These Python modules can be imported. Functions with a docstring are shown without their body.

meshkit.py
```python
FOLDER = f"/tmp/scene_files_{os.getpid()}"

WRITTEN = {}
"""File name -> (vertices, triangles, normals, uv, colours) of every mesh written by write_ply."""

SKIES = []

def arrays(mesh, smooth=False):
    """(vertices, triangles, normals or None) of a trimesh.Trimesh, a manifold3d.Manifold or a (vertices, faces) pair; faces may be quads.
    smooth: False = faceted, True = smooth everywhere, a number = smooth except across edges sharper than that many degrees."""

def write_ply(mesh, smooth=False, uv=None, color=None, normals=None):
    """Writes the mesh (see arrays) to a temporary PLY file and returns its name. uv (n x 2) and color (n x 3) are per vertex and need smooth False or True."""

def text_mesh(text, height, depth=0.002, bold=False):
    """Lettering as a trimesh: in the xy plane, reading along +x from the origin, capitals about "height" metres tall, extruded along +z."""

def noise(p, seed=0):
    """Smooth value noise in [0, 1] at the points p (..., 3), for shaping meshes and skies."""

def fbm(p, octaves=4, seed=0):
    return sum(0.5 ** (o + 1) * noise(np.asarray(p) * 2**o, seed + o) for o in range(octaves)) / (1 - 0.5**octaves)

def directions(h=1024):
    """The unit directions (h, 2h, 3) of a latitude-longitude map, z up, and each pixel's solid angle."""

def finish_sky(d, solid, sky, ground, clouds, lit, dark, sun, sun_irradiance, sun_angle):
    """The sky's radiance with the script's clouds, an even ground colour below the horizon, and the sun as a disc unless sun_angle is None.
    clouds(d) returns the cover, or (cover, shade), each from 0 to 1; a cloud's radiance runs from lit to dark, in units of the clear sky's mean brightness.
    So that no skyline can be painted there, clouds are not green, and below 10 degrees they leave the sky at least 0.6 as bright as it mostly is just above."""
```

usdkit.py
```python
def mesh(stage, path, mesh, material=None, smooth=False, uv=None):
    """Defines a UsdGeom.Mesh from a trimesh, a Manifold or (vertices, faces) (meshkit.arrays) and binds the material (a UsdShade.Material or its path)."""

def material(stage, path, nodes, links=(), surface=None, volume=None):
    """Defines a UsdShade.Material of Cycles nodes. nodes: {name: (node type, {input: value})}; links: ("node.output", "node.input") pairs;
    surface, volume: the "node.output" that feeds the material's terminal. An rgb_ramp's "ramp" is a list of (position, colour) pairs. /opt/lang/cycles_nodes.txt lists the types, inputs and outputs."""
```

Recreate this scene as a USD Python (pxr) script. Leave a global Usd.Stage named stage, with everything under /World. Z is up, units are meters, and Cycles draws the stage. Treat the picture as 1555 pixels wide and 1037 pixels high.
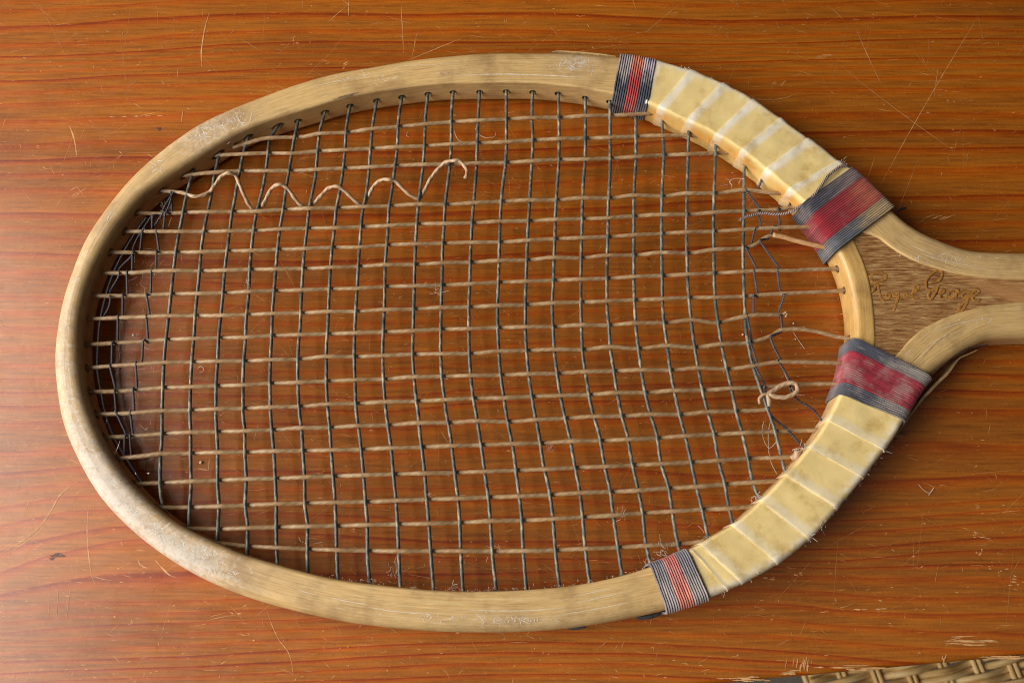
import math, random
import numpy as np, trimesh, usdkit, meshkit
from scipy.interpolate import PchipInterpolator, CubicSpline
from scipy.spatial import cKDTree
from pxr import Usd, UsdGeom, UsdLux, UsdShade, Gf, Sdf, Vt

rng = np.random.default_rng(11)
stage = Usd.Stage.CreateInMemory()
UsdGeom.SetStageUpAxis(stage, UsdGeom.Tokens.z)
UsdGeom.SetStageMetersPerUnit(stage, 1.0)
UsdGeom.Xform.Define(stage, '/World')
UsdGeom.Scope.Define(stage, '/World/Looks')
MM = 0.001

# ------------------------------------------------------------------ camera
FPX, TILT, HC = 1250.0, math.radians(17.4), 298.0      # focal length (photo pixels), tilt, height above the table (mm)
EXPOSURE = 0.0
ct, st_ = math.cos(TILT), math.sin(TILT)
CAM = np.array([0, 0, HC]); RIGHT = np.array([1., 0, 0]); UP = np.array([0, ct, st_]); FWD = np.array([0, st_, -ct])
cam = UsdGeom.Camera.Define(stage, '/World/camera')
cam.CreateHorizontalApertureAttr(22.3); cam.CreateVerticalApertureAttr(22.3 * 682 / 1024)
cam.CreateFocalLengthAttr(22.3 * FPX / 1555)
cam.CreateFStopAttr(13.0); cam.CreateFocusDistanceAttr(0.318)
cam.CreateClippingRangeAttr(Gf.Vec2f(0.01, 50)); cam.CreateExposureAttr(EXPOSURE)
B = -FWD
cam.AddTransformOp().Set(Gf.Matrix4d(*RIGHT, 0, *UP, 0, *B, 0, *(CAM * MM), 1))

# ------------------------------------------------------------------ light: one window to the left, soft bounce from the room
def rect_light(name, pos, target, w, h, power, col):
    l = UsdLux.RectLight.Define(stage, '/World/' + name)
    l.CreateWidthAttr(w); l.CreateHeightAttr(h); l.CreateIntensityAttr(power); l.CreateColorAttr(Gf.Vec3f(*col))
    p, t = np.array(pos, float), np.array(target, float)
    z = (p - t) / np.linalg.norm(p - t); x = np.cross([0, 0, 1.], z); x /= np.linalg.norm(x); y = np.cross(z, x)
    l.AddTransformOp().Set(Gf.Matrix4d(*x, 0, *y, 0, *z, 0, *p, 1))
rect_light('window_light', (-1.02, -0.04, 0.66), (0.0, 0.10, 0.0), 1.30, 1.05, 8.2, (1.0, 0.97, 0.91))
rect_light('room_bounce_light', (0.5, -0.3, 2.2), (0.0, 0.15, 0.0), 2.4, 2.4, 0.17, (1.0, 0.95, 0.88))

# ------------------------------------------------------------------ helpers
def P(u, v, z=0.0):
    """the point (mm) at height z that stands where the traced point (u, v) lies"""
    u, v, z = np.broadcast_arrays(np.asarray(u, float), np.asarray(v, float), np.asarray(z, float))
    d = FWD + ((u - 777.5) / FPX)[..., None] * RIGHT - ((v - 518.5) / FPX)[..., None] * UP
    return CAM + d * ((z - HC) / d[..., 2])[..., None]
def proj(p):
    r = np.asarray(p) - CAM; f = r @ FWD
    return np.stack([777.5 + FPX * (r @ RIGHT) / f, 518.5 - FPX * (r @ UP) / f], -1)
def arr(s):
    return np.array([[float(a) for a in t.split(',')] for t in s.split()])
def resample(p, n, closed=False):
    p = np.asarray(p, float)
    if closed: p = np.vstack([p, p[:1]])
    d = np.r_[0, np.cumsum(np.linalg.norm(np.diff(p, axis=0), axis=1))]
    c = CubicSpline(d, p, bc_type='periodic' if closed else 'not-a-knot')
    t = np.linspace(0, d[-1], n + 1)[:-1] if closed else np.linspace(0, d[-1], n)
    return c(t)
def smooth_line(p, step=1.0):
    p = np.asarray(p, float)
    d = np.r_[0, np.cumsum(np.linalg.norm(np.diff(p, axis=0), axis=1))]
    return PchipInterpolator(d, p)(np.linspace(0, d[-1], max(4, int(d[-1] / step))))
NAMES = {}
def path_for(parent, name):
    k = (str(parent), name); n = NAMES.get(k, 0); NAMES[k] = n + 1
    return f'{parent}/{name}' + (f'_{n:03d}' if n else '')
def put(parent, name, v, f, mat, smooth=True, attrs=None, src=None):
    """one Mesh; attrs are per vertex arrays (or looked up from src points when smoothing split the vertices)"""
    path = path_for(parent, name)
    f = np.asarray(f, int)
    if f.shape[1] == 4: f = np.vstack([f[:, [0, 1, 2]], f[:, [0, 2, 3]]])
    tm = trimesh.Trimesh(np.asarray(v, float), f, process=False)
    vv, ff, nn = meshkit.arrays(tm, smooth)
    m = usdkit.mesh(stage, path, (vv * MM, ff), MATS[mat])
    if nn is not None:
        m.CreateNormalsAttr(Vt.Vec3fArray.FromNumpy(nn.astype(np.float32))); m.SetNormalsInterpolation('vertex')
    if attrs:
        base = np.asarray(v, float) if src is None else src
        idx = None
        if len(base) != len(vv) or src is not None: idx = cKDTree(base).query(vv)[1]
        api = UsdGeom.PrimvarsAPI(m)
        for k, a in attrs.items():
            a = np.asarray(a, np.float32)
            if idx is not None: a = a[idx]
            if a.ndim == 1: api.CreatePrimvar(k, Sdf.ValueTypeNames.FloatArray, 'vertex').Set(Vt.FloatArray.FromNumpy(a))
            elif k == 'col': api.CreatePrimvar(k, Sdf.ValueTypeNames.Color3fArray, 'vertex').Set(Vt.Vec3fArray.FromNumpy(a))
            else: api.CreatePrimvar(k, Sdf.ValueTypeNames.Float3Array, 'vertex').Set(Vt.Vec3fArray.FromNumpy(a))
    return path
def tag(path, **kw):
    p = stage.GetPrimAtPath(path)
    for k, v in kw.items(): p.SetCustomDataByKey(k, v)
    return path
def thing(name, loc=(0, 0, 0), **kw):
    path = path_for('/World', name)
    x = UsdGeom.Xform.Define(stage, path)
    if any(loc): x.AddTranslateOp().Set(Gf.Vec3d(*loc))
    return tag(path, **kw)
class Bag:
    """collects pieces into one mesh"""
    def __init__(s): s.v, s.f, s.a, s.n = [], [], {}, 0
    def add(s, v, f, **attrs):
        f = np.asarray(f, int)
        if f.shape[1] == 4: f = np.vstack([f[:, [0, 1, 2]], f[:, [0, 2, 3]]])
        s.v.append(v); s.f.append(f + s.n); s.n += len(v)
        for k, a in attrs.items(): s.a.setdefault(k, []).append(np.asarray(a, float))
    def put(s, parent, name, mat, smooth=True):
        return put(parent, name, np.vstack(s.v), np.vstack(s.f), mat, smooth, {k: (np.concatenate(a) if a[0].ndim == 1 else np.vstack(a)) for k, a in s.a.items()})
def tube(p, r, sides=8, closed=False, flat=1.0, rnd=None):
    """round bar along p; per vertex: distance along (mm) and angle (0..1)"""
    p = np.asarray(p, float); n = len(p)
    t = (np.roll(p, -1, 0) - np.roll(p, 1, 0)) if closed else np.gradient(p, axis=0)
    t /= np.maximum(np.linalg.norm(t, axis=1, keepdims=True), 1e-9)
    ref = np.array([0, 0, 1.]) if abs(t[:, 2]).mean() < 0.7 or closed else np.array([1., 0, 0])
    if closed:      # rings round the frame: keep the frame direction smooth
        c = p.mean(0); ref_v = p - c
        a = ref_v - t * (ref_v * t).sum(1, keepdims=True)
    else:
        a = np.zeros_like(p); x = np.cross(t[0], ref); x = x if np.linalg.norm(x) > 1e-6 else np.array([1., 0, 0])
        for i in range(n):
            x = x - t[i] * (x @ t[i]); x /= np.linalg.norm(x); a[i] = x
    a /= np.maximum(np.linalg.norm(a, axis=1, keepdims=True), 1e-9)
    b = np.cross(t, a)
    r = np.broadcast_to(np.asarray(r, float), (n,))
    th = np.linspace(0, 2 * np.pi, sides + 1)
    v = p[:, None] + r[:, None, None] * (np.cos(th)[None, :, None] * a[:, None] + flat * np.sin(th)[None, :, None] * b[:, None])
    s = np.r_[0, np.cumsum(np.linalg.norm(np.diff(p, axis=0), axis=1))]
    att = np.stack([np.repeat(s, sides + 1), np.tile(th / (2 * np.pi), n), np.full(n * (sides + 1), 0 if rnd is None else rnd)], -1)
    rows = n if closed else n - 1
    i, j = np.meshgrid(np.arange(rows), np.arange(sides), indexing='ij'); i, j = i.ravel(), j.ravel(); k = (i + 1) % n; w = sides + 1
    f = np.stack([i * w + j, i * w + j + 1, k * w + j + 1, k * w + j], -1)
    f = np.vstack([f[:, [0, 1, 2]], f[:, [0, 2, 3]]]); v = v.reshape(-1, 3)
    if not closed:
        v = np.vstack([v, p[:1], p[-1:]]); att = np.vstack([att, att[:1], att[-2:-1]])
        q = np.arange(sides); e = (n - 1) * w
        f = np.vstack([f, np.stack([q + 1, q, np.full(sides, n * w)], -1), np.stack([e + q, e + q + 1, np.full(sides, n * w + 1)], -1)])
    return v, f, att

# ------------------------------------------------------------------ materials
MATS = {}
def mat(name, nodes, links, surface='p.BSDF'):
    MATS[name] = usdkit.material(stage, '/World/Looks/' + name, nodes, links, surface=surface)
def A(n): return ('attribute', {'attribute': n})
def S(r, g, b):
    c = np.array([r, g, b]) / 255.; return tuple(np.where(c <= .04045, c / 12.92, ((c + .055) / 1.055) ** 2.4))

# varnished pine: growth rings follow the 'ring' primvar of the table top
mat('pine', {
    'ring': A('ring'), 'pos': ('texture_coordinate', {}),
    'jm': ('mapping', {'scale': (9, 120, 1)}), 'jn': ('noise_texture', {'scale': 1.0, 'detail': 5, 'roughness': .65}),
    'js': ('math', {'math_type': 'multiply_add', 'value2': .30, 'value3': -.15}), 'r2': ('math', {'math_type': 'add'}),
    'fr': ('math', {'math_type': 'fraction'}), 'fl': ('math', {'math_type': 'floor'}), 'wn': ('white_noise_texture', {'dimensions': '1D'}),
    'c1': ('rgb_ramp', {'ramp': [(0, (.37, .086, .004)), (.12, (.325, .094, .007)), (.45, (.295, .090, .008)), (.66, (.36, .084, .003)), (.80, (.33, .058, .002)), (.91, (.22, .028, .001)), (.955, (.225, .030, .001)), (1, (.37, .086, .004))]}),
    'c2': ('rgb_ramp', {'ramp': [(0, (.36, .098, .005)), (.3, (.305, .092, .008)), (.6, (.345, .092, .005)), (.85, (.375, .076, .002)), (.94, (.33, .060, .002)), (1, (.36, .098, .005))]}),
    'amt': ('rgb_ramp', {'ramp': [(.35, (0,) * 3), (.95, (1,) * 3)]}), 'cm': ('mix_color', {}),
    'pm': ('mapping', {'scale': (5, 26, 1)}), 'pn': ('noise_texture', {'scale': 1.0, 'detail': 6, 'roughness': .65}),
    'pr': ('rgb_ramp', {'ramp': [(.28, (.66, .66, .80)), (.5, (1, 1.02, 1)), (.72, (1.22, 1.30, 1.15))]}), 'pmul': ('mix', {'mix_type': 'multiply', 'fac': 1.0}),
    'fm': ('mapping', {'scale': (45, 900, 1)}), 'fn': ('noise_texture', {'scale': 1.0, 'detail': 4, 'roughness': .7}),
    'fmr': ('rgb_ramp', {'ramp': [(.28, (.62, .56, .54)), (.5, (1, .97, .95)), (.72, (1.30, 1.32, 1.3))]}), 'mul': ('mix', {'mix_type': 'multiply', 'fac': 1.0}),
    'km': ('mapping', {'scale': (110, 800, 1)}), 'kn': ('voronoi_texture', {'scale': 1.0, 'randomness': 1.0}),
    'kr': ('rgb_ramp', {'ramp': [(0, (1,) * 3), (.10, (.9,) * 3), (.17, (0,) * 3)]}), 'km2': ('mapping', {'scale': (14, 40, 1)}), 'kn2': ('noise_texture', {'scale': 1.0, 'detail': 2}),
    'kr2': ('rgb_ramp', {'ramp': [(.47, (0,) * 3), (.62, (.6,) * 3)]}), 'kk': ('math', {'math_type': 'multiply'}), 'fleck': ('mix_color', {'b': (.50, .18, .02)}),
    'sn': ('noise_texture', {'scale': 620.0, 'detail': 5, 'roughness': .8}), 'sr': ('rgb_ramp', {'ramp': [(.58, (0,) * 3), (.70, (.5,) * 3)]}), 'speck': ('mix_color', {'b': (.54, .20, .035)}),
    'dn': ('noise_texture', {'scale': 800.0, 'detail': 3, 'roughness': .6}), 'dr': ('rgb_ramp', {'ramp': [(.27, (.35,) * 3), (.38, (1,) * 3)]}), 'dmul': ('mix', {'mix_type': 'multiply', 'fac': .6}),
    'rn': ('noise_texture', {'scale': 160.0, 'detail': 6, 'roughness': .75}), 'rr': ('math', {'math_type': 'multiply_add', 'value2': .34, 'value3': .11}),
    'hs': ('math', {'math_type': 'add'}), 'bp': ('bump', {'strength': .5, 'distance': .00022}), 'bc': ('bump', {'strength': .25, 'distance': .0002}),
    'p': ('principled_bsdf', {'roughness': .6, 'coat_weight': .9, 'coat_roughness': .36, 'specular_ior_level': .12})},
    [('pos.object', 'jm.vector'), ('jm.vector', 'jn.vector'), ('jn.fac', 'js.value1'), ('ring.fac', 'r2.value1'), ('js.value', 'r2.value2'),
     ('r2.value', 'fr.value1'), ('r2.value', 'fl.value1'), ('fl.value', 'wn.w'), ('fr.value', 'c1.fac'), ('fr.value', 'c2.fac'), ('wn.value', 'amt.fac'), ('amt.color', 'cm.fac'), ('c2.color', 'cm.a'), ('c1.color', 'cm.b'),
     ('pos.object', 'pm.vector'), ('pm.vector', 'pn.vector'), ('pn.fac', 'pr.fac'), ('cm.result', 'pmul.color1'), ('pr.color', 'pmul.color2'),
     ('pos.object', 'fm.vector'), ('fm.vector', 'fn.vector'), ('fn.fac', 'fmr.fac'), ('pmul.color', 'mul.color1'), ('fmr.color', 'mul.color2'),
     ('pos.object', 'km.vector'), ('km.vector', 'kn.vector'), ('kn.distance', 'kr.fac'), ('pos.object', 'km2.vector'), ('km2.vector', 'kn2.vector'), ('kn2.fac', 'kr2.fac'),
     ('kr.color', 'kk.value1'), ('kr2.color', 'kk.value2'), ('kk.value', 'fleck.fac'), ('mul.color', 'fleck.a'),
     ('pos.object', 'sn.vector'), ('sn.fac', 'sr.fac'), ('sr.color', 'speck.fac'), ('fleck.result', 'speck.a'), ('pos.object', 'dn.vector'), ('dn.fac', 'dr.fac'), ('speck.result', 'dmul.color1'), ('dr.color', 'dmul.color2'),
     ('pos.object', 'rn.vector'), ('rn.fac', 'rr.value1'), ('rr.value', 'p.coat_roughness'), ('fn.fac', 'hs.value1'), ('sn.fac', 'hs.value2'), ('hs.value', 'bp.height'), ('bp.normal', 'p.normal'), ('rn.fac', 'bc.height'), ('bc.normal', 'p.coat_normal'),
     ('dmul.color', 'p.base_color')])
def plain(name, col, rough=.5, var=.25, scale=300, spec=.4, **kw):
    mat(name, {'pos': ('texture_coordinate', {}), 'n': ('noise_texture', {'scale': scale, 'detail': 4, 'roughness': .6}),
        'r': ('rgb_ramp', {'ramp': [(.25, tuple(c * (1 - var) for c in col)), (.75, tuple(min(1, c * (1 + var)) for c in col))]}),
        'p': ('principled_bsdf', {'roughness': rough, 'specular_ior_level': spec, **kw})},
        [('pos.object', 'n.vector'), ('n.fac', 'r.fac'), ('r.color', 'p.base_color')])
plain('scratch', (.62, .335, .14), .6, .3, 200)
plain('scratch_faint', (.58, .28, .095), .55, .3, 200)
plain('pale_fibre', (.74, .66, .55), .9, .2, 500)
plain('dark_knot', (.09, .03, .015), .5, .4, 400)
plain('floor_stone', (.20, .165, .13), .7, .2, 40)
plain('dark_hollow', (.03, .018, .01), .8, .3, 400)
plain('dark_thread', (.045, .042, .048), .7, .35, 900)
plain('scuff', (.74, .68, .60), .8, .2, 500)
plain('grain_crack', (.16, .10, .06), .7, .3, 500)
plain('frame_knot', (.50, .30, .16), .45, .35, 700)
plain('peeled_wood', (.50, .33, .15), .55, .35, 500)
# frame wood: 'st' = (mm along, mm round the section, wear)
def grainwood(name, lo, mid, hi, rough=.42, along=.035, across=1.6, white=True, coat=.25):
    mat(name, {'st': A('st'), 'sx': ('separate_xyz', {}), 'm1': ('mapping', {'scale': (along, across, 0)}), 'n1': ('noise_texture', {'scale': 1, 'detail': 5, 'roughness': .65}),
        'r1': ('rgb_ramp', {'ramp': [(.28, lo), (.5, mid), (.72, hi)]}),
        'm2': ('mapping', {'scale': (.16, 5.5, 0)}), 'n2': ('noise_texture', {'scale': 1, 'detail': 4, 'roughness': .65}), 'r2': ('rgb_ramp', {'ramp': [(.28, (.58, .54, .50)), (.45, (.95,) * 3), (.72, (1.18,) * 3)]}),
        'mul': ('mix', {'mix_type': 'multiply', 'fac': 1.0}),
        'pos': ('texture_coordinate', {}), 'n3': ('noise_texture', {'scale': 70, 'detail': 4, 'roughness': .6}), 'r3': ('rgb_ramp', {'ramp': [(.32, (.60, .54, .52)), (.5, (.96, .95, .95)), (.7, (1.08, 1.04, .98))]}),
        'mul2': ('mix', {'mix_type': 'multiply', 'fac': .8}),
        'n4': ('noise_texture', {'scale': 520, 'detail': 6, 'roughness': .75, 'distortion': 1.2}), 'ws': ('math', {'math_type': 'multiply_add', 'value2': .42, 'value3': -.20}), 'wa': ('math', {'math_type': 'add'}),
        'wr': ('rgb_ramp', {'ramp': [(.47, (0,) * 3), (.68, (.62,) * 3)]}), 'wm': ('mix_color', {'b': (.68, .62, .57)}),
        'm5': ('mapping', {'scale': (.10, 2.6, 0)}), 'n5': ('noise_texture', {'scale': 1, 'detail': 3, 'roughness': .55}), 'r5': ('rgb_ramp', {'ramp': [(.66, (0,) * 3), (.70, (.5,) * 3)]}),
        'cr': ('mix_color', {'b': (.80, .70, .52)}),
        'n6': ('noise_texture', {'scale': 130, 'detail': 5, 'roughness': .7}), 'r6': ('rgb_ramp', {'ramp': [(.56, (0,) * 3), (.70, (.75,) * 3)]}), 'dk': ('mix_color', {'b': (.13, .085, .06)}), 'dkm': ('math', {'math_type': 'multiply'}),
        'gz': ('math', {'math_type': 'multiply', 'value2': .72, 'use_clamp': True}), 'gm': ('mix_color', {'b': (.40, .285, .185)}), 'gn': ('noise_texture', {'scale': 260, 'detail': 5, 'roughness': .7}), 'gr': ('rgb_ramp', {'ramp': [(.34, (.55, .50, .48)), (.5, (1,) * 3), (.66, (1.35, 1.33, 1.3))]}), 'gmul': ('mix', {'mix_type': 'multiply'}),
        'rw': ('math', {'math_type': 'multiply_add', 'value2': .35, 'value3': rough}), 'bp': ('bump', {'strength': .35, 'distance': .0002}),
        'p': ('principled_bsdf', {'roughness': rough, 'specular_ior_level': .4, 'coat_weight': coat, 'coat_roughness': .3})},
        [('st.vector', 'm1.vector'), ('m1.vector', 'n1.vector'), ('n1.fac', 'r1.fac'), ('st.vector', 'm2.vector'), ('m2.vector', 'n2.vector'), ('n2.fac', 'r2.fac'),
         ('r1.color', 'mul.color1'), ('r2.color', 'mul.color2'), ('pos.object', 'n3.vector'), ('n3.fac', 'r3.fac'), ('mul.color', 'mul2.color1'), ('r3.color', 'mul2.color2'),
         ('st.vector', 'm5.vector'), ('m5.vector', 'n5.vector'), ('n5.fac', 'r5.fac'), ('r5.color', 'cr.fac'), ('mul2.color', 'cr.a'),
         ('pos.object', 'n6.vector'), ('n6.fac', 'r6.fac'), ('st.vector', 'sx.vector'), ('r6.color', 'dkm.value1'), ('sx.z', 'dkm.value2'), ('dkm.value', 'dk.fac'), ('cr.result', 'gm.a'), ('sx.z', 'gz.value1'), ('gz.value', 'gm.fac'), ('pos.object', 'gn.vector'), ('gn.fac', 'gr.fac'), ('gm.result', 'gmul.color1'), ('gr.color', 'gmul.color2'), ('gz.value', 'gmul.fac'), ('gmul.color', 'dk.a'),
         ('pos.object', 'n4.vector'), ('sx.z', 'ws.value1'), ('ws.value', 'wa.value1'), ('n4.fac', 'wa.value2'), ('wa.value', 'wr.fac'), ('wr.color', 'wm.fac'), ('dk.result', 'wm.a'),
         ('wm.result', 'p.base_color'), ('wr.color', 'rw.value1'), ('rw.value', 'p.roughness'), ('n2.fac', 'bp.height'), ('bp.normal', 'p.normal')])
grainwood('ash_wood', (.48, .29, .108), (.62, .405, .168), (.71, .505, .24), coat=.08)
grainwood('arch_wood', (.52, .28, .07), (.64, .38, .115), (.70, .46, .17), coat=.4)
mat('wedge_wood', {'st': A('st'), 'm1': ('mapping', {'scale': (.13, 1.7, 0)}), 'n1': ('noise_texture', {'scale': 1, 'detail': 6, 'roughness': .78, 'distortion': .4}),
    'r1': ('rgb_ramp', {'ramp': [(.36, (.13, .046, .012)), (.46, (.25, .105, .032)), (.54, (.38, .20, .075)), (.64, (.58, .39, .17))]}),
    'sx': ('separate_xyz', {}), 'wm': ('mix_color', {'b': (.50, .24, .09)}),
    'p': ('principled_bsdf', {'roughness': .4, 'coat_weight': .3, 'coat_roughness': .3})},
    [('st.vector', 'm1.vector'), ('m1.vector', 'n1.vector'), ('n1.fac', 'r1.fac'), ('r1.color', 'wm.a'), ('st.vector', 'sx.vector'), ('sx.z', 'wm.fac'), ('wm.result', 'p.base_color')])
# twisted gut: 'st' = (mm along, turn, random)
def gut(name, c1, c2, c3, pitch, trans, rough, bump=.5, spot=.5, tw=.05):
    mat(name, {'st': A('st'), 'sx': ('separate_xyz', {}), 'k': ('math', {'math_type': 'multiply', 'value2': pitch}), 'ad': ('math', {'math_type': 'add'}), 'tp': ('math', {'math_type': 'multiply', 'value2': 6.28318 * 2}), 'sn': ('math', {'math_type': 'sine'}),
        'pos': ('texture_coordinate', {}), 'n1': ('noise_texture', {'scale': 260, 'detail': 5, 'roughness': .7}), 'n2': ('noise_texture', {'scale': 38, 'detail': 2}),
        'ms': ('math', {'math_type': 'multiply_add', 'value2': tw}), 'r1': ('rgb_ramp', {'ramp': [(.30, c1), (.5, c2), (.72, c3)]}),
        'r2': ('rgb_ramp', {'ramp': [(.3, (.78, .74, .72)), (.7, (1.12, 1.12, 1.12))]}), 'mul': ('mix', {'mix_type': 'multiply', 'fac': spot}),
        'bp': ('bump', {'strength': bump, 'distance': .00022}),
        'p': ('principled_bsdf', {'roughness': rough, 'specular_ior_level': .5}), 'tl': ('translucent_bsdf', {}), 'mc': ('mix_closure', {'fac': trans})},
        [('st.vector', 'sx.vector'), ('sx.x', 'k.value1'), ('k.value', 'ad.value1'), ('sx.y', 'ad.value2'), ('ad.value', 'tp.value1'), ('tp.value', 'sn.value1'),
         ('pos.object', 'n1.vector'), ('pos.object', 'n2.vector'), ('sn.value', 'ms.value1'), ('n1.fac', 'ms.value3'), ('ms.value', 'r1.fac'), ('n2.fac', 'r2.fac'), ('r1.color', 'mul.color1'), ('r2.color', 'mul.color2'),
         ('mul.color', 'p.base_color'), ('mul.color', 'tl.color'), ('sn.value', 'bp.height'), ('bp.normal', 'p.normal'), ('p.BSDF', 'mc.closure1'), ('tl.BSDF', 'mc.closure2')], surface='mc.closure')
gut('tan_gut', (.37, .21, .092), (.54, .345, .175), (.72, .53, .32), .16, .33, .40, .12, .5, .03)
gut('pale_gut', (.42, .25, .13), (.55, .36, .21), (.66, .48, .31),   .18, .15, .45, .25)
gut('blue_gut', (.036, .050, .050), (.092, .106, .098), (.38, .33, .23), .12, .0, .40, .15, .6, .03)
gut('grey_cord', (.18, .13, .125), (.31, .23, .21), (.48, .38, .34), .55, .0, .7, .9, .5, .1)
gut('orange_gut', (.44, .20, .075), (.58, .32, .14), (.66, .45, .26), .14, .1, .5, .15, .5, .03)
gut('fine_blue_cord', (.03, .036, .05), (.055, .06, .08), (.10, .10, .11), .5, .0, .5, .5)
# thread and parchment carry a vertex colour
mat('thread', {'c': A('col'), 'st': A('st'), 'm': ('mapping', {'scale': (3.0, 2, 9)}), 'n': ('noise_texture', {'scale': 1, 'detail': 4, 'roughness': .7}),
    'r': ('rgb_ramp', {'ramp': [(.25, (.62, .62, .64)), (.5, (1, 1, 1)), (.68, (1.08, 1.08, 1.08)), (.8, (1.4, 1.35, 1.3))]}), 'mul': ('mix', {'mix_type': 'multiply', 'fac': 1.0}),
    'pos': ('texture_coordinate', {}), 'n2': ('noise_texture', {'scale': 95, 'detail': 3, 'roughness': .6}), 'r2': ('rgb_ramp', {'ramp': [(.55, (0,) * 3), (.70, (.35,) * 3)]}), 'fd': ('mix_color', {'b': (.45, .38, .33)}),
    'bp': ('bump', {'strength': .5, 'distance': .0002}),
    'p': ('principled_bsdf', {'roughness': .7, 'specular_ior_level': .3, 'sheen_weight': .15, 'sheen_roughness': .5})},
    [('st.vector', 'm.vector'), ('m.vector', 'n.vector'), ('n.fac', 'r.fac'), ('c.color', 'mul.color1'), ('r.color', 'mul.color2'), ('pos.object', 'n2.vector'), ('n2.fac', 'r2.fac'), ('r2.color', 'fd.fac'), ('mul.color', 'fd.a'),
     ('fd.result', 'p.base_color'), ('n.fac', 'bp.height'), ('bp.normal', 'p.normal')])
mat('parchment', {'c': A('col'), 'pos': ('texture_coordinate', {}), 'n': ('noise_texture', {'scale': 110, 'detail': 5, 'roughness': .65}), 'r': ('rgb_ramp', {'ramp': [(.30, (.72, .65, .50)), (.48, (1, 1, 1)), (.70, (1.10, 1.12, 1.18))]}), 'mul': ('mix', {'mix_type': 'multiply', 'fac': 1.0}),
    'n2': ('noise_texture', {'scale': 620, 'detail': 4, 'roughness': .7}), 'r2': ('rgb_ramp', {'ramp': [(.68, (0,) * 3), (.78, (.5,) * 3)]}), 'sp': ('mix_color', {'b': (.80, .72, .62)}),
    'n3': ('noise_texture', {'scale': 900, 'detail': 2}), 'r3': ('rgb_ramp', {'ramp': [(.2, (.30,) * 3), (.27, (1,) * 3)]}), 'mul3': ('mix', {'mix_type': 'multiply', 'fac': .6}),
    'bp': ('bump', {'strength': .5, 'distance': .0003}), 'p': ('principled_bsdf', {'roughness': .62, 'specular_ior_level': .25, 'coat_weight': .02, 'coat_roughness': .35})},
    [('pos.object', 'n.vector'), ('n.fac', 'r.fac'), ('c.color', 'mul.color1'), ('r.color', 'mul.color2'), ('pos.object', 'n2.vector'), ('n2.fac', 'r2.fac'), ('r2.color', 'sp.fac'), ('mul.color', 'sp.a'),
     ('pos.object', 'n3.vector'), ('n3.fac', 'r3.fac'), ('sp.result', 'mul3.color1'), ('r3.color', 'mul3.color2'), ('mul3.color', 'p.base_color'), ('n.fac', 'bp.height'), ('bp.normal', 'p.normal')])
mat('wicker', {'st': A('st'), 'm': ('mapping', {'scale': (.04, 3, 5)}), 'n': ('noise_texture', {'scale': 1, 'detail': 4}), 'r': ('rgb_ramp', {'ramp': [(.3, (.32, .17, .05)), (.5, (.70, .45, .18)), (.7, (.88, .66, .34))]}),
    'p': ('principled_bsdf', {'roughness': .6, 'specular_ior_level': .2})}, [('st.vector', 'm.vector'), ('m.vector', 'n.vector'), ('n.fac', 'r.fac'), ('r.color', 'p.base_color')])
plain('letter_gilt', (.36, .16, .035), .4, .55, 900)
plain('letter_edge', (.13, .055, .040), .5, .55, 700)

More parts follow.
